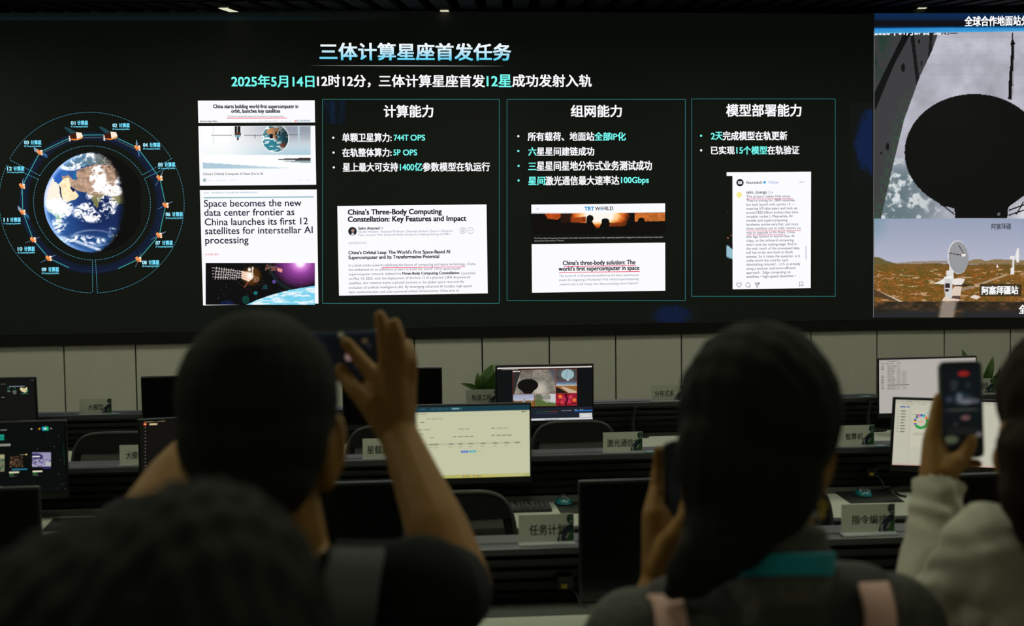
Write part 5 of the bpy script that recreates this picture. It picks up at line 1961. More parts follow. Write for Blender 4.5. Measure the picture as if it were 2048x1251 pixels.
def make_chair(label):
    t = thing('office_chair', label, 'chair', (0, 0, 0), 0, 'mesh office chairs at the consoles')
    # back outline: rounded arch; local y: backrest at -0.2, seat towards +y
    W, Zt, Zb = 0.225, 0.955, 0.56
    arch = []
    for k in range(25):
        a = math.pi * k / 24
        ex = abs(math.cos(a)) ** 0.45 * (1 if math.cos(a) >= 0 else -1)
        ez = abs(math.sin(a)) ** 0.5
        arch.append((W * ex, 0.62 + (Zt - 0.62) * ez * .98))

    def yb(z, x):
        return -0.21 - 0.05 * (z - .75) - 0.35 * (0.05 - x * x) + .02
    pts = [(W * .9, Zb)] + arch + [(-W * .9, Zb), (-.06, Zb - .01), (.06, Zb - .01), (W * .9, Zb)]
    MB().tube([(x, yb(z, x), z) for x, z in pts], .0095, n=10).build('back_rim', mat('chair_rim_grey', (58, 60, 57), .45), t, smooth=True)
    vs, fs = [], []
    cx0, cz0 = 0.0, .72
    for x, z in pts:
        for q in (0.0, .5, 1.0):
            xx = x + (cx0 - x) * q * .15
            zz = z + (cz0 - z) * q * .15
            vs.append((xx, yb(zz, xx) - .002, zz))
    for i in range(len(pts) - 1):
        for k in range(2):
            a = i * 3 + k
            fs.append((a, a + 1, a + 4, a + 3))
    bf = MB().add(vs, fs).build('back_frame', M_chair, t, smooth=True)
    md = bf.modifiers.new('thick', 'SOLIDIFY')
    md.thickness = .012
    vs, fs = [], []
    nx, nz = 15, 12
    for j in range(nz):
        z = Zb + (Zt - Zb) * j / (nz - 1)
        if z < .62:
            half = W * .92
        else:
            q = min((z - .62) / (Zt - .62), .999)
            half = W * (1 - q ** 4.4) ** .25 * .97
        for i in range(nx):
            x = -half + 2 * half * i / (nx - 1)
            vs.append((x, yb(z, x), z))
    for j in range(nz - 1):
        for i in range(nx - 1):
            k = j * nx + i
            fs.append((k, k + 1, k + nx + 1, k + nx))
    MB().add(vs, fs).build('back_mesh', M_mesh, t, smooth=True)
    vs, fs = [], []
    for j in range(6):
        z = .845 + (Zt - .845) * j / 5
        q = min((z - .62) / (Zt - .62), .999)
        half = W * (1 - q ** 4.4) ** .25 * .96
        vs += [(-half + 2 * half * i / 10, yb(z, -half + 2 * half * i / 10) - .006, z) for i in range(11)]
    for j in range(5):
        for i in range(10):
            k = j * 11 + i
            fs.append((k, k + 1, k + 12, k + 11))
    MB().add(vs, fs).build('back_band', M_chair, t, smooth=True)
    MB().box((-.15, -.235, .66), (.15, -.215, .70)).build('lumbar_bar', M_chair, t, bevel=.006)
    mb = MB()
    sp = [(.23 * math.copysign(abs(math.cos(a)) ** .5, math.cos(a)), .04 + .22 * math.copysign(abs(math.sin(a)) ** .5, math.sin(a))) for a in [2 * math.pi * k / 28 for k in range(28)]]
    mb.slab(sp, .43, .49)
    mb.build('seat', M_fab, t, bevel=.02, seg=3)
    MB().tube([(0, -.1, .42), (0, -.21, .43), (0, -.245, .5), (0, -.238, .62)], [.025, .022, .02, .018]).build('back_spine', M_chair, t, smooth=True)
    MB().lathe([(.03, .20), (.03, .40), (.07, .405), (.07, .428)], 20).build('gas_column', M_chair, t, smooth=True)
    for s in (-1, 1):
        MB().tube([(s * .24, .0, .44), (s * .285, -.02, .47), (s * .285, -.02, .64)], .016).build('arm_post', M_chair, t, smooth=True)
        MB().box((s * .285 - .035, -.13, .64), (s * .285 + .035, .13, .665)).build('armrest', M_fab, t, bevel=.01)
    for k in range(5):
        a = 2 * math.pi * k / 5 + .3
        p = (math.cos(a) * .3, math.sin(a) * .3)
        MB().tube([(0, 0, .2), (p[0] * .5, p[1] * .5, .15), (p[0], p[1], .085)], [.03, .022, .016]).build('base_arm', M_chair, t, smooth=True)
        Mw = Matrix.Translation((p[0], p[1], .032)) @ Matrix.Rotation(a + .7, 4, 'Z') @ Matrix.Rotation(math.pi / 2, 4, 'X')
        MB().lathe([(.02, -.022), (.031, -.02), (.031, .02), (.02, .022)], 16, 0, Mw).build('caster', M_chair, t, smooth=True)
    return t


def put_chair(t, key, px_c, py_top, depth_v, rz, label=None):
    u, z = R[key].hit(px_c, py_top, depth_v - 0.22)
    t.location = R[key].pt(u, depth_v, 0)
    t.rotation_euler = (0, 0, R[key].a + rz)
    if label:
        t['label'] = label


ch = make_chair('mesh-backed office chair beside the 激光通信机 plate')
put_chair(ch, 'far', 1149, 850, -0.62, 0.0)
for key, px, py, v, rz, lab in (('far', 232, 876, -0.62, 0.0, 'mesh-backed office chair behind the 大模型 plate in the middle row'), ('far', 780, 862, -0.62, 0.0, 'mesh-backed office chair behind the 星载路 plate'),
                                ('mid', 905, 991, -0.60, 0.03, 'mesh-backed office chair behind the lifted elbow, at the middle desk'), ('mid', 1549, 978, -0.60, 0.03, 'mesh-backed office chair mostly behind the long-haired head')):
    c = copy_tree(ch)
    put_chair(c, key, px, py, v, rz, lab)

# ------------------------------------------------------------------ leafy potted plants behind the far row
M_leaf = mat('leaf_green', (62, 96, 26), 0.4, noise=.25, nscale=14)
M_stem = mat('stem_green', (70, 92, 40), 0.6)
M_pot = mat('pot_white', (170, 170, 162), 0.4)
M_soil = mat('potting_soil', (40, 30, 22), 0.9)


def leaf_mesh(base, tip, width, droop, roll):
    base, tip = Vector(base), Vector(tip)
    d = tip - base
    L = d.length
    d.normalize()
    side = d.cross(Vector((math.sin(roll), -math.cos(roll), .25))).normalized()
    nrm = side.cross(d).normalized()
    mb = MB()
    n = 10
    vs, fs = [], []
    for i in range(n + 1):
        t = i / n
        w = width * (math.sin(math.pi * min(t * .9 + .1, 1)) ** .8) * (1 - t * .35) if i < n else 0.0005
        c = base + d * (L * t) + nrm * (droop * L * (4 * t * (1 - t)) * .5)
        for s in (-1, -.5, 0, .5, 1):
            vs.append(c + side * (w * s) + nrm * (abs(s) * w * .35))
    for i in range(n):
        for k in range(4):
            a = i * 5 + k
            fs.append((a, a + 1, a + 6, a + 5))
    mb.add(vs, fs)
    return mb


def plant(label, base_px, depth, leaves, pot_top):
    """leaves: (base px, tip px, width, droop, roll, depth offset)"""
    c = at(base_px[0], base_px[1], depth)
    t = thing('potted_plant', label, 'plant', (c.x, c.y, 0), 0, 'leafy plants behind the far console')
    z = pot_top
    MB().lathe([(.11, 0.0), (.15, z * .5), (.16, z), (.145, z), (.14, z - .03), (.001, z - .03)], 28).build('pot', M_pot, t, smooth=True)
    MB().lathe([(.139, z - .029), (.139, z - .022), (.001, z - .02)], 20).build('soil', M_soil, t)
    soil = Vector((c.x, c.y, z - .02))
    for b, p, w, dr, ro, dd in leaves:
        B, T = at(b[0], b[1], depth + dd * .3), at(p[0], p[1], depth + dd)
        lf = leaf_mesh(B, T, w, dr, ro)
        o = lf.build('leaf', M_leaf, t, True, smooth=True)
        md = o.modifiers.new('thick', 'SOLIDIFY')
        md.thickness = .0015
        mid = (soil + B) / 2 + Vector((0, 0, .08))
        MB().tube([soil, mid, B + (T - B) * .05], .0045, n=6).build('stem', M_stem, t, True, smooth=True)


plant('leafy green plant behind the 轨道工程 name plate', (975, 800), 7.25,
      [((955, 778), (921, 766), .02, .35, .2, -.05), ((958, 782), (955, 744), .03, .2, .1, 0), ((966, 786), (988, 726), .055, .25, -.2, .04), ((975, 785), (994, 738), .05, .2, .3, -.06), ((985, 790), (1000, 729), .03, .3, .5, .1),
       ((972, 795), (962, 752), .035, .2, 0, .12), ((985, 800), (1012, 752), .05, .25, .2, .08)], .78)
plant('leafy green plant beside the recording phone', (1985, 800), 7.25,
      [((1935, 745), (1924, 698), .03, .2, 0, 0), ((1938, 748), (1941, 708), .022, .4, .3, .05), ((1970, 768), (1986, 712), .03, .2, -.2, 0), ((1975, 775), (2012, 738), .045, .3, .2, -.05), ((1985, 778), (2030, 745), .06, .3, .3, .05),
       ((1978, 760), (2000, 735), .03, .35, .5, -.08), ((1985, 785), (2034, 770), .05, .2, .4, 0), ((1990, 780), (2010, 795), .03, .4, .1, -.1), ((1975, 778), (1972, 740), .05, .2, .1, .1)], .78)
# ------------------------------------------------------------------ people: one continuous body each, clothes and hair as children
def skin_mat(name, rgb):
    m = mat(name, rgb, 0.55, noise=.06, nscale=60)
    b = m.node_tree.nodes['Principled BSDF']
    b.inputs['Specular IOR Level'].default_value = 0.25
    b.inputs['Subsurface Weight'].default_value = 0.12
    b.inputs['Subsurface Radius'].default_value = (.012, .005, .003)
    b.inputs['Subsurface Scale'].default_value = 0.4
    return m


def hair_mat(name, rgb):
    m = mat(name, rgb, 0.7, spec=.06)
    nt = m.node_tree
    b = nt.nodes['Principled BSDF']
    tc = nt.nodes.new('ShaderNodeTexCoord')
    mp = nt.nodes.new('ShaderNodeMapping')
    mp.inputs['Scale'].default_value = (260, 260, 14)
    nz = nt.nodes.new('ShaderNodeTexNoise')
    nz.inputs['Scale'].default_value = 1.0
    nz.inputs['Detail'].default_value = 3
    bp = nt.nodes.new('ShaderNodeBump')
    bp.inputs['Strength'].default_value = .6
    bp.inputs['Distance'].default_value = .003
    nt.links.new(tc.outputs['Object'], mp.inputs['Vector'])
    nt.links.new(mp.outputs['Vector'], nz.inputs['Vector'])
    nt.links.new(nz.outputs['Fac'], bp.inputs['Height'])
    nt.links.new(bp.outputs['Normal'], b.inputs['Normal'])
    return m


M_skin = skin_mat('skin', (146, 106, 50))
M_hair = hair_mat('hair_black', (37, 36, 31))
M_hairb = hair_mat('hair_dark_brown', (42, 30, 22))
M_tee = mat('tee_black', (27, 28, 26), .9, spec=.15, bump=.2, nscale=120)
M_grey = mat('knit_grey', (84, 84, 78), .9, noise=.25, nscale=90, bump=.4)
M_vest = mat('vest_charcoal', (58, 60, 56), .85, noise=.12, nscale=80)
M_white = mat('shirt_white', (184, 181, 164), .8, bump=.35, nscale=26)
M_trouser = mat('trousers_dark', (30, 32, 38), .85)
M_shoe = mat('shoe_black', (24, 24, 24), .5)
M_lany = mat('lanyard_teal', (28, 170, 190), .6)
M_pink = mat('strap_pink', (206, 164, 150), .75, bump=.2, nscale=150)
M_strap = mat('strap_grey', (52, 53, 50), .8, bump=.2, nscale=150)
M_eye = mat('eye_white', (225, 222, 215), .25)
M_iris = mat('iris_brown', (34, 22, 16), .2)
M_ring = mat('earring_gold', (222, 190, 40), .35)


class Shells:
    """overlapping closed shapes, fused into one surface"""

    def __init__(self):
        self.mb = MB()

    def cap(self, p, q, r0, r1, n=14):
        p, q = Vector(p), Vector(q)
        d = q - p
        L = max(d.length, 1e-5)
        d.normalize()
        pts, rr = [], []
        for k in range(4):
            a = math.pi / 2 * (1 - k / 4) * .98
            pts.append(p - d * (r0 * math.sin(a)))
            rr.append(max(r0 * math.cos(a), 1e-4))
        for k in range(7):
            t = k / 6
            pts.append(p + d * (L * t))
            rr.append(r0 + (r1 - r0) * t)
        for k in range(1, 5):
            a = math.pi / 2 * (k / 4) * .98
            pts.append(q + d * (r1 * math.sin(a)))
            rr.append(max(r1 * math.cos(a), 1e-4))
        self.mb.tube(pts, rr, n)
        return self

    def chain(self, pts):
        """pts: (point, radius)"""
        for (p, r0), (q, r1) in zip(pts[:-1], pts[1:]):
            self.cap(p, q, r0, r1)
        return self

    def ell(self, c, r, M=None, seg_=22):
        bm = bmesh.new()
        bmesh.ops.create_uvsphere(bm, u_segments=seg_, v_segments=seg_ // 2 + 2, radius=1)
        vs = [Vector((v.co.x * r[0], v.co.y * r[1], v.co.z * r[2])) + Vector(c) for v in bm.verts]
        fs = [tuple(x.index for x in f.verts) for f in bm.faces]
        bm.free()
        self.mb.add(vs, fs, 0, M)
        return self

    def fuse(self, name, material, voxel, smooth, parent, cut=None, label=None, grain=0.0, disp=None):
        me = self.mb.mesh(name + '_raw', material)
        bm = bmesh.new()
        bm.from_mesh(me)
        bmesh.ops.recalc_face_normals(bm, faces=bm.faces)
        bm.to_mesh(me)
        bm.free()
        o = bpy.data.objects.new(name + '_raw', me)
        COL.objects.link(o)
        m = o.modifiers.new('r', 'REMESH')
        m.mode = 'VOXEL'
        m.voxel_size = voxel
        s = o.modifiers.new('s', 'SMOOTH')
        s.factor = .5
        s.iterations = smooth
        bpy.context.view_layer.update()
        out = bpy.data.meshes.new_from_object(o.evaluated_get(bpy.context.evaluated_depsgraph_get()))
        bpy.data.objects.remove(o)
        bpy.data.meshes.remove(me)
        out.name = name
        if cut is not None or disp is not None:
            bm = bmesh.new()
            bm.from_mesh(out)
            if disp is not None:
                bm.normal_update()
                for v in bm.verts:
                    v.co += v.normal * disp(v.co)
            if cut is not None:
                bmesh.ops.delete(bm, geom=[v for v in bm.verts if cut(v.co)], context='VERTS')
            bm.to_mesh(out)
            bm.free()
        out.materials.clear()
        out.materials.append(material)
        out.polygons.foreach_set('use_smooth', [True] * len(out.polygons))
        out.update()
        return link_mesh(name, out, parent, True, label)


def head_shells(S, H):
    """skull, face, ears, nose, lips, neck top. H: head frame (origin between the ears; x to its right, y ahead, z up)"""
    S.ell((0, -.008, .042), (.073, .094, .083), H)
    S.ell((0, .035, -.015), (.060, .060, .082), H)
    S.ell((0, .050, -.078), (.040, .042, .030), H)
    S.ell((0, .085, -.098), (.020, .016, .014), H)
    S.ell((0, .078, .040), (.050, .020, .016), H)
    for s in (-1, 1):
        S.ell((s * .045, .060, -.030), (.022, .026, .028), H)
        S.ell((s * .080, -.012, -.004), (.0075, .019, .031), H @ Matrix.Rotation(s * .28, 4, 'Z'))
        S.ell((s * .066, .004, -.016), (.016, .028, .040), H)
        S.ell((s * .077, .000, -.026), (.006, .010, .011), H)
        S.ell((s * .011, .100, -.026), (.009, .011, .008), H)
    S.cap(H @ Vector((0, .094, .022)), H @ Vector((0, .112, -.020)), .0075, .0105)
    S.ell((0, .093, -.055), (.022, .010, .006), H)
    S.ell((0, .091, -.067), (.019, .010, .007), H)


def face_parts(t, H):
    for s in (-1, 1):
        mb = MB()
        M = H @ Matrix.Translation((s * .031, .080, .012))
        bm = bmesh.new()
        bmesh.ops.create_uvsphere(bm, u_segments=14, v_segments=10, radius=.0125)
        vs = [v.co.copy() for v in bm.verts]
        fs = [tuple(x.index for x in f.verts) for f in bm.faces]
        bm.free()
        mb.add(vs, fs, 0, M)
        e = mb.build('eye', M_eye, t, True, smooth=True)


def torso_shells(S, sl, sr, neck, hip, g=0.0, slim=1.0):
    """chest, waist, pelvis between the shoulder joints, neck base and hip centre; g: extra thickness for clothes"""
    sl, sr, neck, hip = Vector(sl), Vector(sr), Vector(neck), Vector(hip)
    mid = (sl + sr) / 2
    ax = (sr - sl)
    half = ax.length / 2
    ang = math.atan2(ax.y, ax.x)
    rot = Matrix.Rotation(ang, 4, 'Z')
    for c, r in ((mid + Vector((0, .015, -.13)), (half * .86 * slim + g, .115 + g, .20 + g)),
                 (mid.lerp(hip, .62), (half * .68 * slim + g, .10 + g, .17 + g)),
                 (hip, (half * .78 * slim + g, .11 + g, .13 + g))):
        S.ell((0, 0, 0), r, Matrix.Translation(c) @ rot)
    for s in (sl, sr):
        S.cap(neck.lerp(mid, .35), s.lerp(neck, .12), .052 + g, .05 + g)
        S.ell((0, 0, 0), (.052 + g, .055 + g, .056 + g), Matrix.Translation(s))
        S.cap(mid + Vector((0, 0, -.1)), s.lerp(mid, .2) + Vector((0, 0, -.06)), .08 + g, .055 + g)
    S.cap(neck + Vector((0, -.01, .0)), mid + Vector((0, -.01, -.06)), .056 + g, .085 + g)


def leg_shells(S, hip, gx, g=0.0, spread=.09, foot=True):
    hip = Vector(hip)
    for s in (-1, 1):
        h = hip + Vector((s * .085, 0, -.03))
        k = Vector((hip.x + s * spread, hip.y + .02, .49))
        a = Vector((hip.x + s * spread, hip.y - .02, .085))
        S.cap(h, k, .085 + g, .055 + g)
        S.cap(k, a, .052 + g, .036 + g * 1.2)
        if foot:
            S.cap(a + Vector((0, -.02, -.045)), a + Vector((s * .02, .15, -.055)), .033, .026)


def shoes(t, hip, spread=.09):
    hip = Vector(hip)
    for s in (-1, 1):
        S = Shells()
        a = Vector((hip.x + s * spread, hip.y - .02, .085))
        S.cap(a + Vector((0, -.025, -.037)), a + Vector((s * .02, .16, -.047)), .046, .036)
        S.cap(a + Vector((0, -.02, -.03)), a + Vector((0, -.01, .02)), .046, .044)
        S.fuse('shoe', M_shoe, .006, 4, t, cut=None)


def curled_hand(S, wrist, fwd, up, side=1):
    """a closed hand around something: palm, four bent fingers, thumb. fwd: along the palm, up: back of the hand, side: thumb side sign"""
    w, f, u = Vector(wrist), Vector(fwd).normalized(), Vector(up).normalized()
    x = f.cross(u).normalized() * side
    for i, (o, L, r) in enumerate(((.030, .088, .0105), (.010, .094, .0108), (-.010, .090, .0102), (-.028, .080, .009))):
        k = w + f * L + x * o
        S.cap(w + x * o * .5, k, .02, r + .003)
        a = k + f * .028 - u * .026
        b = a - u * .026 - f * .006
        c = b - f * .02 - u * .006
        S.chain([(k, r + .001), (a, r), (b, r - .001), (c, r - .002)])
    b = w + f * .03 + x * .03
    S.chain([(w + f * .01 + x * .012, .021), (b, .017), (b + f * .03 + x * .018 - u * .012, .0125), (b + f * .055 + x * .008 - u * .028, .0105)])


def px(p):
    return at(p[0], p[1], p[2])


def phone(label, c, right, upv, w, h, picture=None, th=0.0085, case=None):
    """c centre, right/up in-plane axes, the display looks back along -normal"""
    r, u = Vector(right).normalized(), Vector(upv).normalized()
    n = r.cross(u).normalized()            # towards the viewer
    t = thing('mobile_phone', label, 'phone', tuple(c))
    B = Matrix(((r.x, u.x, n.x, c[0]), (r.y, u.y, n.y, c[1]), (r.z, u.z, n.z, c[2]), (0, 0, 0, 1)))
    rad = .011
    pts = []
    for cx, cy, a0 in ((w / 2 - rad, h / 2 - rad, 0), (-w / 2 + rad, h / 2 - rad, 90), (-w / 2 + rad, -h / 2 + rad, 180), (w / 2 - rad, -h / 2 + rad, 270)):
        for k in range(7):
            a = math.radians(a0 + 15 * k)
            pts.append((cx + rad * math.cos(a), cy + rad * math.sin(a)))
    mb = MB().slab(pts, -th, 0, 0, B)
    mb.build('case', case or mat('phone_case', (26, 26, 27), .35), t, True, bevel=.0015)
    s = .955
    pts2 = [(x * (1 - .004 / w * 1.4), y * (1 - .006 / h)) for x, y in pts]
    if picture is None:
        MB().slab(pts2, .0002, .0006, 0, B).build('screen', M_off, t, True)
    else:
        F = Flat(lambda fx, fy: ((fx - .5) * w * .93, (.5 - fy) * h * .965), lambda a, b, off: tuple(B @ Vector((a, b, off))), .0008)
        F.STEP = .0001
        F.pic(0, 0, 1, 1, 44, 88, picture)
        F.build('screen', M_disp, t)
    mb = MB()
    for k, (x, y) in enumerate(((-w / 2 + .016, h / 2 - .016), (-w / 2 + .016, h / 2 - .036), (-w / 2 + .034, h / 2 - .026))):
        mb2 = MB().lathe([(.0075, -th - .0025), (.0075, -th)], 16, 0, B @ Matrix.Translation((x, y, 0)))
        mb2.build('camera_lens', M_bez, t, True)
    return t


def strap_ribbon(path, width, wdir, th=.006):
    """flat band along path; wdir: direction across the band"""
    mb = MB()
    vs, fs = [], []
    P = [Vector(p) for p in path]
    for i, p in enumerate(P):
        d = (P[min(i + 1, len(P) - 1)] - P[max(i - 1, 0)]).normalized()
        w = Vector(wdir) if not isinstance(wdir, list) else Vector(wdir[i])
        w = (w - d * w.dot(d)).normalized()
        n = d.cross(w).normalized()
        for a, b in ((-1, -1), (1, -1), (1, 1), (-1, 1)):
            vs.append(p + w * (a * width / 2) + n * (b * th / 2))
    for i in range(len(P) - 1):
        for k in range(4):
            j = (k + 1) % 4
            fs.append((i * 4 + k, i * 4 + j, i * 4 + 4 + j, i * 4 + 4 + k))
    fs.append((3, 2, 1, 0))
    e = (len(P) - 1) * 4
    fs.append((e, e + 1, e + 2, e + 3))
    return mb.add(vs, fs)


def frame_at(p, yaw=0.0, pitch=0.0, roll=0.0):
    return Matrix.Translation(Vector(p)) @ Matrix.Rotation(yaw, 4, 'Z') @ Matrix.Rotation(pitch, 4, 'X') @ Matrix.Rotation(roll, 4, 'Y')


def smoothpath(pts, n=8):
    """Catmull-Rom through points"""
    P = [Vector(p) for p in pts]
    P = [P[0] * 2 - P[1]] + P + [P[-1] * 2 - P[-2]]
    out = []
    for i in range(1, len(P) - 2):
        for k in range(n):
            t = k / n
            a, b, c, d = P[i - 1], P[i], P[i + 1], P[i + 2]
            out.append(.5 * ((2 * b) + (c - a) * t + (2 * a - 5 * b + 4 * c - d) * t * t + (3 * b - a - 3 * c + d) * t ** 3))
    out.append(P[-2])
    return out


VOX = .0034

# ================= the short-haired person holding a phone up with both hands
ear = px((523, 884, 1.21))
H = frame_at(ear, 0.02, -.10, -.03)
nk = px((545, 1105, 1.225))
sl, sr = px((205, 1205, 1.22)), px((842, 1200, 1.20))
hip = Vector((nk.x, 1.14, .93))
t = thing('person', 'person with short black hair and black tee lifting a phone, seen from behind', 'person', (nk.x, 1.16, 0))
er, wr = px((921, 1172, 1.44)), px((797, 868, 1.60))
el, wl = px((300, 1035, 1.44)), px((440, 845, 1.60))
hr = [  # fingers: chains of (px, py, depth, radius)
    [(795, 868, 1.60, .024), (754, 758, 1.622, .0140), (724, 723, 1.636, .0112), (704, 699, 1.646, .0102), (692, 685, 1.648, .0090)],
    [(797, 868, 1.60, .024), (776, 750, 1.616, .0140), (771, 702, 1.616, .0112), (765, 661, 1.622, .0102), (760, 632, 1.628, .0090)],
    [(799, 868, 1.60, .024), (798, 753, 1.616, .0136), (802, 706, 1.616, .0108), (796, 670, 1.622, .0098), (790, 646, 1.630, .0086)],
    [(801, 868, 1.60, .023), (816, 770, 1.622, .0126), (823, 726, 1.624, .0100), (819, 702, 1.634, .0088), (814, 686, 1.644, .0078)],
    [(786, 862, 1.60, .024), (747, 812, 1.606, .0190), (714, 781, 1.618, .0136), (692, 756, 1.636, .0118), (682, 738, 1.642, .0100)]]
S = Shells()
head_shells(S, H)
S.cap(ear + Vector((0, -.012, -.03)), nk + Vector((0, 0, 0)), .056, .060)
S.cap(ear + Vector((0, .02, -.06)), nk + Vector((0, .02, -.02)), .05, .056)
torso_shells(S, sl, sr, nk + Vector((0, 0, -.035)), hip)
leg_shells(S, hip, 0)
S.chain([(sr, .052), (er, .041), ((er.lerp(wr, .35)), .0415), ((er.lerp(wr, .7)), .033), (wr, .0275)])
S.chain([(sl, .052), (el, .041), ((el.lerp(wl, .35)), .0415), ((el.lerp(wl, .7)), .033), (wl, .0275)])
for c in hr:
    S.chain([(px(p), p[3]) for p in c])
curled_hand(S, wl, (px((520, 735, 1.66)) - wl), (0, -1, .2), 1)
S.fuse('body', M_skin, VOX, 5, t)
face_parts(t, H)
S = Shells()
S.ell((0, -.014, .047), (.0842, .100, .092), H)
S.ell((0, -.030, .010), (.0805, .080, .075), H)
S.ell((0, -.048, -.030), (.064, .056, .052), H)
HI = H.inverted()


def man_cut(c):
    q = HI @ c
    return (q.y > .052 and q.z < .062) or (abs(q.x) > .062 and q.z < .008 and q.y > -.042) or (abs(q.x) > .058 and q.y > .02 and q.z < .03)


S.fuse('hair', M_hair, .004, 3, t, cut=man_cut)
# black tee: torso and short sleeves
S = Shells()
torso_shells(S, sl, sr, nk + Vector((0, 0, -.052)), hip + Vector((0, 0, .05)), .013)
S.chain([(sr, .062), (sr.lerp(er, .40), .059), (sr.lerp(er, .62), .056)])
S.chain([(sl, .066), (sl.lerp(el, .55), .062), (sl.lerp(el, .70), .059)])
er_d, el_d = (er - sr).normalized(), (el - sl).normalized()


def tee_cut(c):
    if (c - sr).dot(er_d) > (er - sr).length * .60 and (c - er).length < .16:
        return True
    if (c - sl).dot(el_d) > (el - sl).length * .70 and (c - el).length < .16:
        return True
    q = c - nk
    return q.length < .068 and c.z > nk.z - .035


S.fuse('tee_shirt', M_tee, .006, 8, t, cut=tee_cut)
S = Shells()
leg_shells(S, hip, 0, .014, foot=False)
S.ell(hip, (.17, .125, .14))
S.fuse('trousers', M_trouser, .008, 6, t)
shoes(t, hip)


def man_screen(X, Y):
    img = flatimg(X, (9, 11, 13))
    img = over(img, (22, 34, 40), sst(.5, .0, np.abs(Y - .02) * 6) * .8)
    for x, y, r, c in ((.62, .06, .035, (90, 86, 66)), (.86, .20, .03, (84, 70, 48)), (.70, .52, .05, (150, 122, 118)), (.78, .70, .03, (60, 60, 62)), (.3, .4, .2, (20, 22, 26)), (.9, .3, .03, (30, 34, 38))):
        img = over(img, c, sst(1.2, .5, np.hypot((X - x) * 2.1, (Y - y)) / r * .5))
    return img


pc = px((660, 712, 1.668))
phone('dark phone held sideways in the raised hand of the short-haired person', pc, (1, .04, .01), (-.01, .03, 1), .152, .073, man_screen)

# backpack of the short-haired person: strap over the shoulder, pack on the back below
t2 = thing('backpack', 'dark backpack with a grey strap over the black tee shoulder', 'backpack', (nk.x, 1.0, 1.0))
path = smoothpath([px((722, 1108, 1.27)), px((716, 1096, 1.215)), px((712, 1118, 1.155)), px((700, 1180, 1.115)), px((688, 1262, 1.085)), px((670, 1400, 1.06)), px((650, 1600, 1.045))], 6)
strap_ribbon(path, .056, (1, 0, 0), .007).build('strap', M_strap, t2, True, smooth=True, bevel=.002)
pathl = smoothpath([px((330, 1130, 1.27)), px((330, 1112, 1.215)), px((332, 1135, 1.15)), px((345, 1200, 1.11)), px((365, 1290, 1.085)), px((390, 1420, 1.06)), px((410, 1600, 1.045))], 6)
strap_ribbon(pathl, .056, (1, 0, 0), .007).build('strap', M_strap, t2, True, smooth=True, bevel=.002)
mb = MB().box((nk.x - .14, .86, .86), (nk.x + .14, .985, 1.245))
mb.build('pack', M_tee, t2, True, bevel=.045, seg=4)
MB().box((nk.x - .10, .835, .89), (nk.x + .10, .868, 1.06)).build('front_pocket', M_strap, t2, True, bevel=.014, seg=3)

# ================= the long-haired person with a teal lanyard, filming on the other side
ear = px((1513, 905, 1.30))
H = frame_at(ear, -.05, -.06, .03)
nk = px((1550, 1092, 1.315))
sl, sr = px((1272, 1292, 1.33)), px((1782, 1262, 1.32))
hip = Vector((nk.x + .0, 1.26, .92))
t = thing('person', 'person with long dark hair and teal lanyard, grey top, filming with a phone', 'person', (nk.x, 1.28, 0))
el, wl = px((1262, 1370, 1.545)), px((1314, 1160, 1.61))
er = px((1840, 1560, 1.36))
wr = er + Vector((-.09, .19, .02))
hl = [[(1313, 1150, 1.61, .0215), (1304, 1032, 1.640, .0150), (1313, 976, 1.668, .0108), (1318, 932, 1.680, .0098), (1318, 902, 1.674, .0088)],
      [(1315, 1150, 1.61, .0215), (1318, 1026, 1.650, .0150), (1312, 990, 1.692, .0108), (1328, 955, 1.716, .0098), (1346, 934, 1.712, .0086)],
      [(1317, 1150, 1.615, .0215), (1326, 1036, 1.655, .0145), (1315, 1014, 1.695, .0104), (1334, 988, 1.716, .0095), (1352, 976, 1.712, .0084)],
      [(1319, 1150, 1.615, .0205), (1332, 1052, 1.655, .0135), (1322, 1040, 1.688, .0096), (1342, 1022, 1.706, .0086), (1358, 1014, 1.704, .0076)],
      [(1318, 1140, 1.605, .0205), (1348, 1078, 1.600, .0190), (1371, 1034, 1.608, .0130), (1377, 998, 1.628, .0115), (1371, 970, 1.642, .0098)]]
S = Shells()
head_shells(S, H)
S.cap(ear + Vector((.005, -.014, -.03)), nk, .047, .047)
S.cap(ear + Vector((.005, .02, -.06)), nk + Vector((0, .02, -.01)), .045, .05)
torso_shells(S, sl, sr, nk + Vector((0, 0, -.04)), hip, 0, .95)
leg_shells(S, hip, 0, 0, .08)
S.chain([(sl, .046), (el, .037), (el.lerp(wl, .4), .036), (wl, .0225)])
S.chain([(sr, .046), (er, .037), (er.lerp(wr, .4), .036), (wr, .0225)])
for c in hl:
    S.chain([(px(p), p[3]) for p in c])
curled_hand(S, wr, (-.3, .9, .1), (.2, 0, 1), -1)
S.fuse('body', M_skin, VOX, 5, t)
face_parts(t, H)
# hair: full crown, mass drawn over to one side and hanging in front of the shoulder
S = Shells()
S.ell((0, -.014, .050), (.0905, .106, .100), H)
S.ell((-.015, -.040, .000), (.0810, .078, .090), H)
S.ell(px((1500, 960, 1.27)), (.080, .062, .075))
S.chain([(px((1491, 985, 1.25)), .064), (px((1468, 1052, 1.245)), .048), (px((1416, 1110, 1.235)), .036), (px((1378, 1152, 1.235)), .026), (px((1346, 1180, 1.24)), .012)])
S.cap(px((1430, 1000, 1.27)), px((1420, 1080, 1.25)), .034, .03)
HI2 = H.inverted()


def wom_cut(c):
    q = HI2 @ c
    return (q.y > .058 and -.2 < q.z < .066) or (q.x > .070 and q.z < .012 and q.y > -.035 and q.z > -.05)


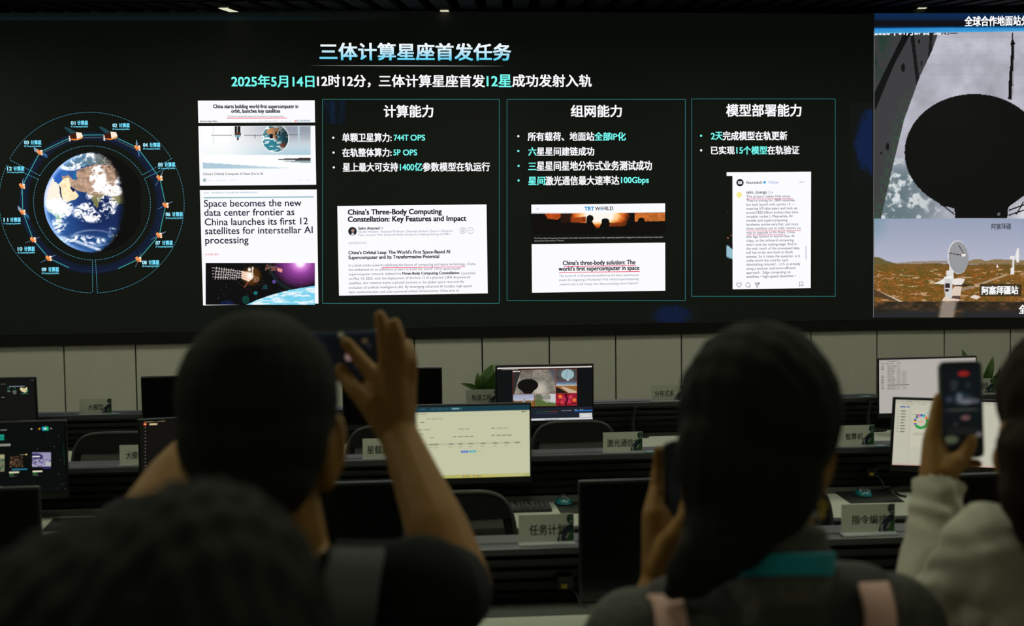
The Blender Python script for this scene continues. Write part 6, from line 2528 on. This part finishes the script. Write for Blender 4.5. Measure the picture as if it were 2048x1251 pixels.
S.fuse('hair', M_hair, .0042, 4, t, cut=wom_cut, disp=lambda c: .0016 * math.sin(c.x * 150 + c.z * 30 + 2 * math.sin(c.z * 22)) * math.sin(c.y * 120 + c.z * 20 + 1))
# earring
eo = H @ Vector((.086, -.004, -.052))
MB().tube([eo + Vector((-.012 + .004 * math.cos(a), .002 * math.sin(a), .004 * math.sin(a) - .004)) for a in [2 * math.pi * k / 16 for k in range(17)]], .0014, n=6).build('earring', M_ring, t, True, smooth=True)
MB().lathe([(.001, -.006), (.0042, 0), (.001, .006)], 12, 0, Matrix.Translation(eo + Vector((-.014, -.002, -.014)))).build('earring_drop', M_ring, t, True, smooth=True)
# knitted top, collar, lanyard
S = Shells()
torso_shells(S, sl, sr, nk + Vector((0, 0, -.052)), hip + Vector((0, 0, .03)), .012, .95)
S.chain([(sl, .060), (el, .052), (el.lerp(wl, .80), .036)])
S.chain([(sr, .060), (er, .052), (er.lerp(wr, .80), .038)])
dl, dr_ = (wl - el).normalized(), (wr - er).normalized()


def top_cut(c):
    if (c - el).dot(dl) > (wl - el).length * .80 and (c - wl).length < .12:
        return True
    if (c - er).dot(dr_) > (wr - er).length * .80 and (c - wr).length < .12:
        return True
    return (c - nk).length < .060 and c.z > nk.z - .02


S.fuse('knit_top', M_grey, .006, 6, t, cut=top_cut)
S = Shells()
mid = (sl + sr) / 2
S.ell(mid + Vector((0.004, .008, -.12)), (.152, .133, .185))
S.cap(nk + Vector((0, -.012, -.075)), mid + Vector((0, -.02, -.1)), .072, .11)
S.cap(nk + Vector((.02, -.01, -.07)), sr.lerp(nk, .28) + Vector((0, 0, -.005)), .058, .058)
S.cap(nk + Vector((-.02, -.01, -.075)), sl.lerp(nk, .30) + Vector((0, 0, -.005)), .056, .054)
S.ell(mid.lerp(hip, .6), (.14, .125, .2))
S.fuse('vest', M_vest, .006, 6, t, cut=lambda c: (c - nk).length < .064 and c.z > nk.z - .045)
S = Shells()
ring = [nk + Vector((.046 * math.cos(a), .050 * math.sin(a) - .004, .010 - .018 * math.sin(a))) for a in [2 * math.pi * k / 20 for k in range(21)]]
S.chain([(p, .0125) for p in ring])
ring = [nk + Vector((.049 * math.cos(a), .053 * math.sin(a) - .004, -.008 - .018 * math.sin(a))) for a in [2 * math.pi * k / 20 for k in range(21)]]
S.chain([(p, .0125) for p in ring])
S.fuse('collar', M_grey, .005, 4, t)
rp = [nk + Vector((.062 * math.cos(a), .070 * math.sin(a) - .006, -.020 - .020 * math.sin(a))) for a in [math.pi * (1 + k / 16) for k in range(17)]]
rp = [nk + Vector((-.062, .07, -.06))] + rp + [nk + Vector((.062, .07, -.06))]
strap_ribbon(rp, .026, [(0, -.35, 1)] * len(rp), .003).build('lanyard', M_lany, t, True, smooth=True)
S = Shells()
leg_shells(S, hip, 0, .014, .08, foot=False)
S.ell(hip, (.165, .125, .14))
S.fuse('trousers', M_trouser, .008, 6, t)
shoes(t, hip, .08)


def wom_screen(X, Y):
    img = flatimg(X, (7, 8, 8))
    img = over(img, (60, 40, 34), sst(.16, .04, np.hypot(X - .5, (Y - .12))))
    img = over(img, (12, 13, 14), sst(.2, .0, np.abs(Y - .45)))
    return img


pc = px((1377, 982, 1.664))
phone('dark phone held upright beside the long dark hair', pc, (.93, .36, 0.03), (-.03, .02, 1), .072, .149, wom_screen)
# pink-strapped backpack
t2 = thing('backpack', 'backpack with pink straps over the grey top', 'backpack', (nk.x, 1.08, 1.0))
for (top, pts) in (('l', [(1312, 1215, 1.40), (1318, 1196, 1.335), (1334, 1200, 1.262), (1345, 1255, 1.215), (1362, 1400, 1.17), (1380, 1600, 1.15)]),
                   ('r', [(1752, 1190, 1.40), (1745, 1166, 1.335), (1750, 1178, 1.262), (1762, 1250, 1.215), (1750, 1400, 1.17), (1730, 1600, 1.15)])):
    strap_ribbon(smoothpath([px(p) for p in pts], 6), .034, (1, 0, 0), .007).build('strap', M_pink, t2, True, smooth=True, bevel=.002)
MB().box((nk.x - .13, .97, .80), (nk.x + .13, 1.09, 1.165)).build('pack', M_vest, t2, True, bevel=.045, seg=4)
MB().box((nk.x - .09, .945, .83), (nk.x + .09, .978, 1.0)).build('front_pocket', M_pink, t2, True, bevel=.012, seg=3)

# ================= the person in a white shirt at the edge, recording with a phone
ear = px((2142, 880, 1.42))
H = frame_at(ear, .1, -.05, 0)
nk = px((2130, 1080, 1.44))
sl, sr = px((1990, 1118, 1.46)), px((2460, 1150, 1.42))
hip = Vector((nk.x + .04, 1.38, .92))
t = thing('person', 'person in a white shirt with long dark hair, recording on an upright phone', 'person', (nk.x, 1.40, 0))
el, wl = px((1842, 1300, 1.70)), px((1877, 962, 1.83))
er = px((2560, 1500, 1.45))
wr = er + Vector((-.12, .18, -.02))
hl = [[(1870, 955, 1.83, .025), (1863, 884, 1.855, .0150), (1869, 842, 1.868, .0112), (1874, 814, 1.876, .0102), (1878, 795, 1.880, .0090)],
      [(1874, 955, 1.835, .025), (1874, 882, 1.880, .0150), (1886, 852, 1.902, .0108), (1906, 838, 1.906, .0098), (1926, 834, 1.902, .0086)],
      [(1878, 955, 1.835, .025), (1882, 896, 1.885, .0145), (1894, 882, 1.906, .0104), (1916, 874, 1.908, .0095), (1936, 872, 1.902, .0084)],
      [(1882, 955, 1.835, .024), (1893, 916, 1.875, .0140), (1912, 922, 1.888, .0100), (1936, 926, 1.884, .0090), (1956, 927, 1.876, .0078)],
      [(1882, 950, 1.830, .025), (1906, 928, 1.836, .0185), (1925, 914, 1.842, .0136), (1937, 894, 1.848, .0118), (1943, 879, 1.852, .0100)]]
S = Shells()
head_shells(S, H)
S.cap(ear + Vector((0, -.012, -.03)), nk, .050, .053)
torso_shells(S, sl, sr, nk + Vector((0, 0, -.04)), hip, 0, .95)
leg_shells(S, hip, 0, 0, .08)
S.chain([(sl, .046), (el, .038), (el.lerp(wl, .4), .037), (wl, .027)])
S.chain([(sr, .046), (er, .038), (er.lerp(wr, .4), .037), (wr, .025)])
for c in hl:
    S.chain([(px(p), p[3]) for p in c])
curled_hand(S, wr, (-.4, .8, 0), (.2, 0, 1), -1)
S.fuse('body', M_skin, VOX, 5, t)
face_parts(t, H)
S = Shells()
S.ell((0, -.014, .050), (.089, .106, .100), H)
S.ell((0, -.036, -.01), (.090, .080, .100), H)
S.chain([(px((2115, 930, 1.38)), .075), (px((2092, 985, 1.38)), .055), (px((2090, 1040, 1.38)), .04), (px((2095, 1090, 1.38)), .025)])
S.chain([(px((2180, 940, 1.36)), .08), (px((2190, 1060, 1.35)), .07), (px((2190, 1200, 1.36)), .05)])
HI3 = H.inverted()
S.fuse('hair', M_hairb, .0045, 4, t, cut=lambda c: (HI3 @ c).y > .058 and -.2 < (HI3 @ c).z < .066, disp=lambda c: .0016 * math.sin(c.x * 150 + c.z * 30 + 2 * math.sin(c.z * 22)) * math.sin(c.y * 120 + c.z * 20 + 1))
S = Shells()
torso_shells(S, sl, sr, nk + Vector((0, 0, -.05)), hip + Vector((0, 0, .0)), .016, .97)
S.chain([(sl, .066), (sl.lerp(el, .5), .062), (el, .056), (el.lerp(wl, .3), .052), (el.lerp(wl, .62), .046), (el.lerp(wl, .66), .040), (el.lerp(wl, .98), .041)])
S.chain([(sr, .062), (er, .054), (er.lerp(wr, .9), .044)])
dl, dr_ = (wl - el).normalized(), (wr - er).normalized()


def shirt_cut(c):
    if (c - el).dot(dl) > (wl - el).length * .985 and (c - wl).length < .14:
        return True
    if (c - er).dot(dr_) > (wr - er).length * .92 and (c - wr).length < .12:
        return True
    return (c - nk).length < .062 and c.z > nk.z - .02


S.fuse('white_shirt', M_white, .005, 5, t, cut=shirt_cut, disp=lambda c: .0035 * math.sin(c.x * 60 + c.z * 55 + 2.5 * math.sin(c.z * 33 + c.y * 20)) * math.sin(c.z * 48 - c.x * 35 + 1.5 * math.sin(c.x * 60)))
S = Shells()
leg_shells(S, hip, 0, .014, .08, foot=False)
S.ell(hip, (.165, .125, .14))
S.fuse('trousers', M_trouser, .008, 6, t)
shoes(t, hip, .08)


def rec_screen(X, Y):
    img = flatimg(X, (9, 11, 11))
    img = over(img, (14, 19, 22), sst(.5, .2, np.abs(Y - .35)))
    for x, y, rx, ry, c in ((.56, .115, .17, .030, (160, 32, 28)), (.5, .38, .30, .09, (22, 36, 44)), (.58, .40, .28, .05, (58, 62, 70)), (.44, .37, .09, .06, (92, 96, 104)), (.62, .415, .2, .026, (104, 106, 112)), (.18, .385, .1, .04, (48, 52, 70)),
                            (.84, .41, .12, .028, (78, 82, 88)), (.32, .22, .12, .05, (40, 44, 46)), (.66, .24, .08, .035, (34, 40, 42)), (.3, .27, .1, .03, (38, 42, 44)), (.5, .50, .5, .016, (58, 60, 54)), (.58, .585, .14, .030, (110, 74, 72)),
                            (.32, .65, .08, .02, (48, 46, 44)), (.9, .765, .1, .034, (104, 100, 102)), (.2, .815, .22, .05, (76, 84, 62)), (.5, .72, .5, .05, (26, 27, 25))):
        img = over(img, c, sst(1.25, .25, ell(X, Y, x, y, rx, ry)) * .9)
    return img


pc = px((1924, 819, 1.872))
phone('phone recording the display, held upright over the ring chart monitor', pc, (1, .05, .012), (-.012, .06, 1), .0715, .158, rec_screen, case=mat('phone_case_clear', (120, 122, 112), .3))

# ================= somebody close in front, only the dark crown of the head in view
S0 = px((352, 1470, .66))
ear = Vector((S0.x, S0.y, S0.z - .02))
H = frame_at(ear, 0, -.08, 0)
nk = ear + Vector((0, -.02, -.155))
sl, sr = nk + Vector((-.19, 0, -.085)), nk + Vector((.19, 0, -.085))
hip = Vector((nk.x, nk.y - .02, .90))
t = thing('person', 'person close to the lens, only the blurred dark top of the head showing', 'person', (nk.x, nk.y, 0))
S = Shells()
head_shells(S, H)
S.cap(ear + Vector((0, -.012, -.03)), nk, .052, .056)
torso_shells(S, sl, sr, nk + Vector((0, 0, -.04)), hip)
leg_shells(S, hip, 0)
for s, sh in ((-1, sl), (1, sr)):
    e_ = sh + Vector((s * .04, .0, -.29))
    w_ = e_ + Vector((-s * .03, .17, -.16))
    S.chain([(sh, .048), (e_, .038), (w_, .026)])
    curled_hand(S, w_, (0, .7, -.5), (s * .9, 0, .2), -s)
S.fuse('body', M_skin, .0045, 5, t)
face_parts(t, H)
S = Shells()
S.ell(px((385, 1300, .66)), (.078, .118, .0965))
S.ell(px((228, 1335, .66)), (.096, .112, .0875))
S.ell(px((330, 1420, .645)), (.10, .115, .10))
HI4 = H.inverted()
S.fuse('hair', M_hair, .0045, 6, t, cut=lambda c: (HI4 @ c).y > .07 and (HI4 @ c).z < .06, disp=lambda c: .0025 * math.sin(c.x * 210) * math.sin(c.y * 180))
S = Shells()
torso_shells(S, sl, sr, nk + Vector((0, 0, -.05)), hip, .014)
for s, sh in ((-1, sl), (1, sr)):
    e_ = sh + Vector((s * .04, .0, -.29))
    S.chain([(sh, .062), (sh.lerp(e_, .7), .058)])
S.fuse('tee_shirt', M_tee, .007, 6, t, cut=lambda c: (c - nk).length < .062 and c.z > nk.z - .02)
S = Shells()
leg_shells(S, hip, 0, .014, foot=False)
S.ell(hip, (.17, .125, .14))
S.fuse('trousers', M_trouser, .008, 6, t)
shoes(t, hip)
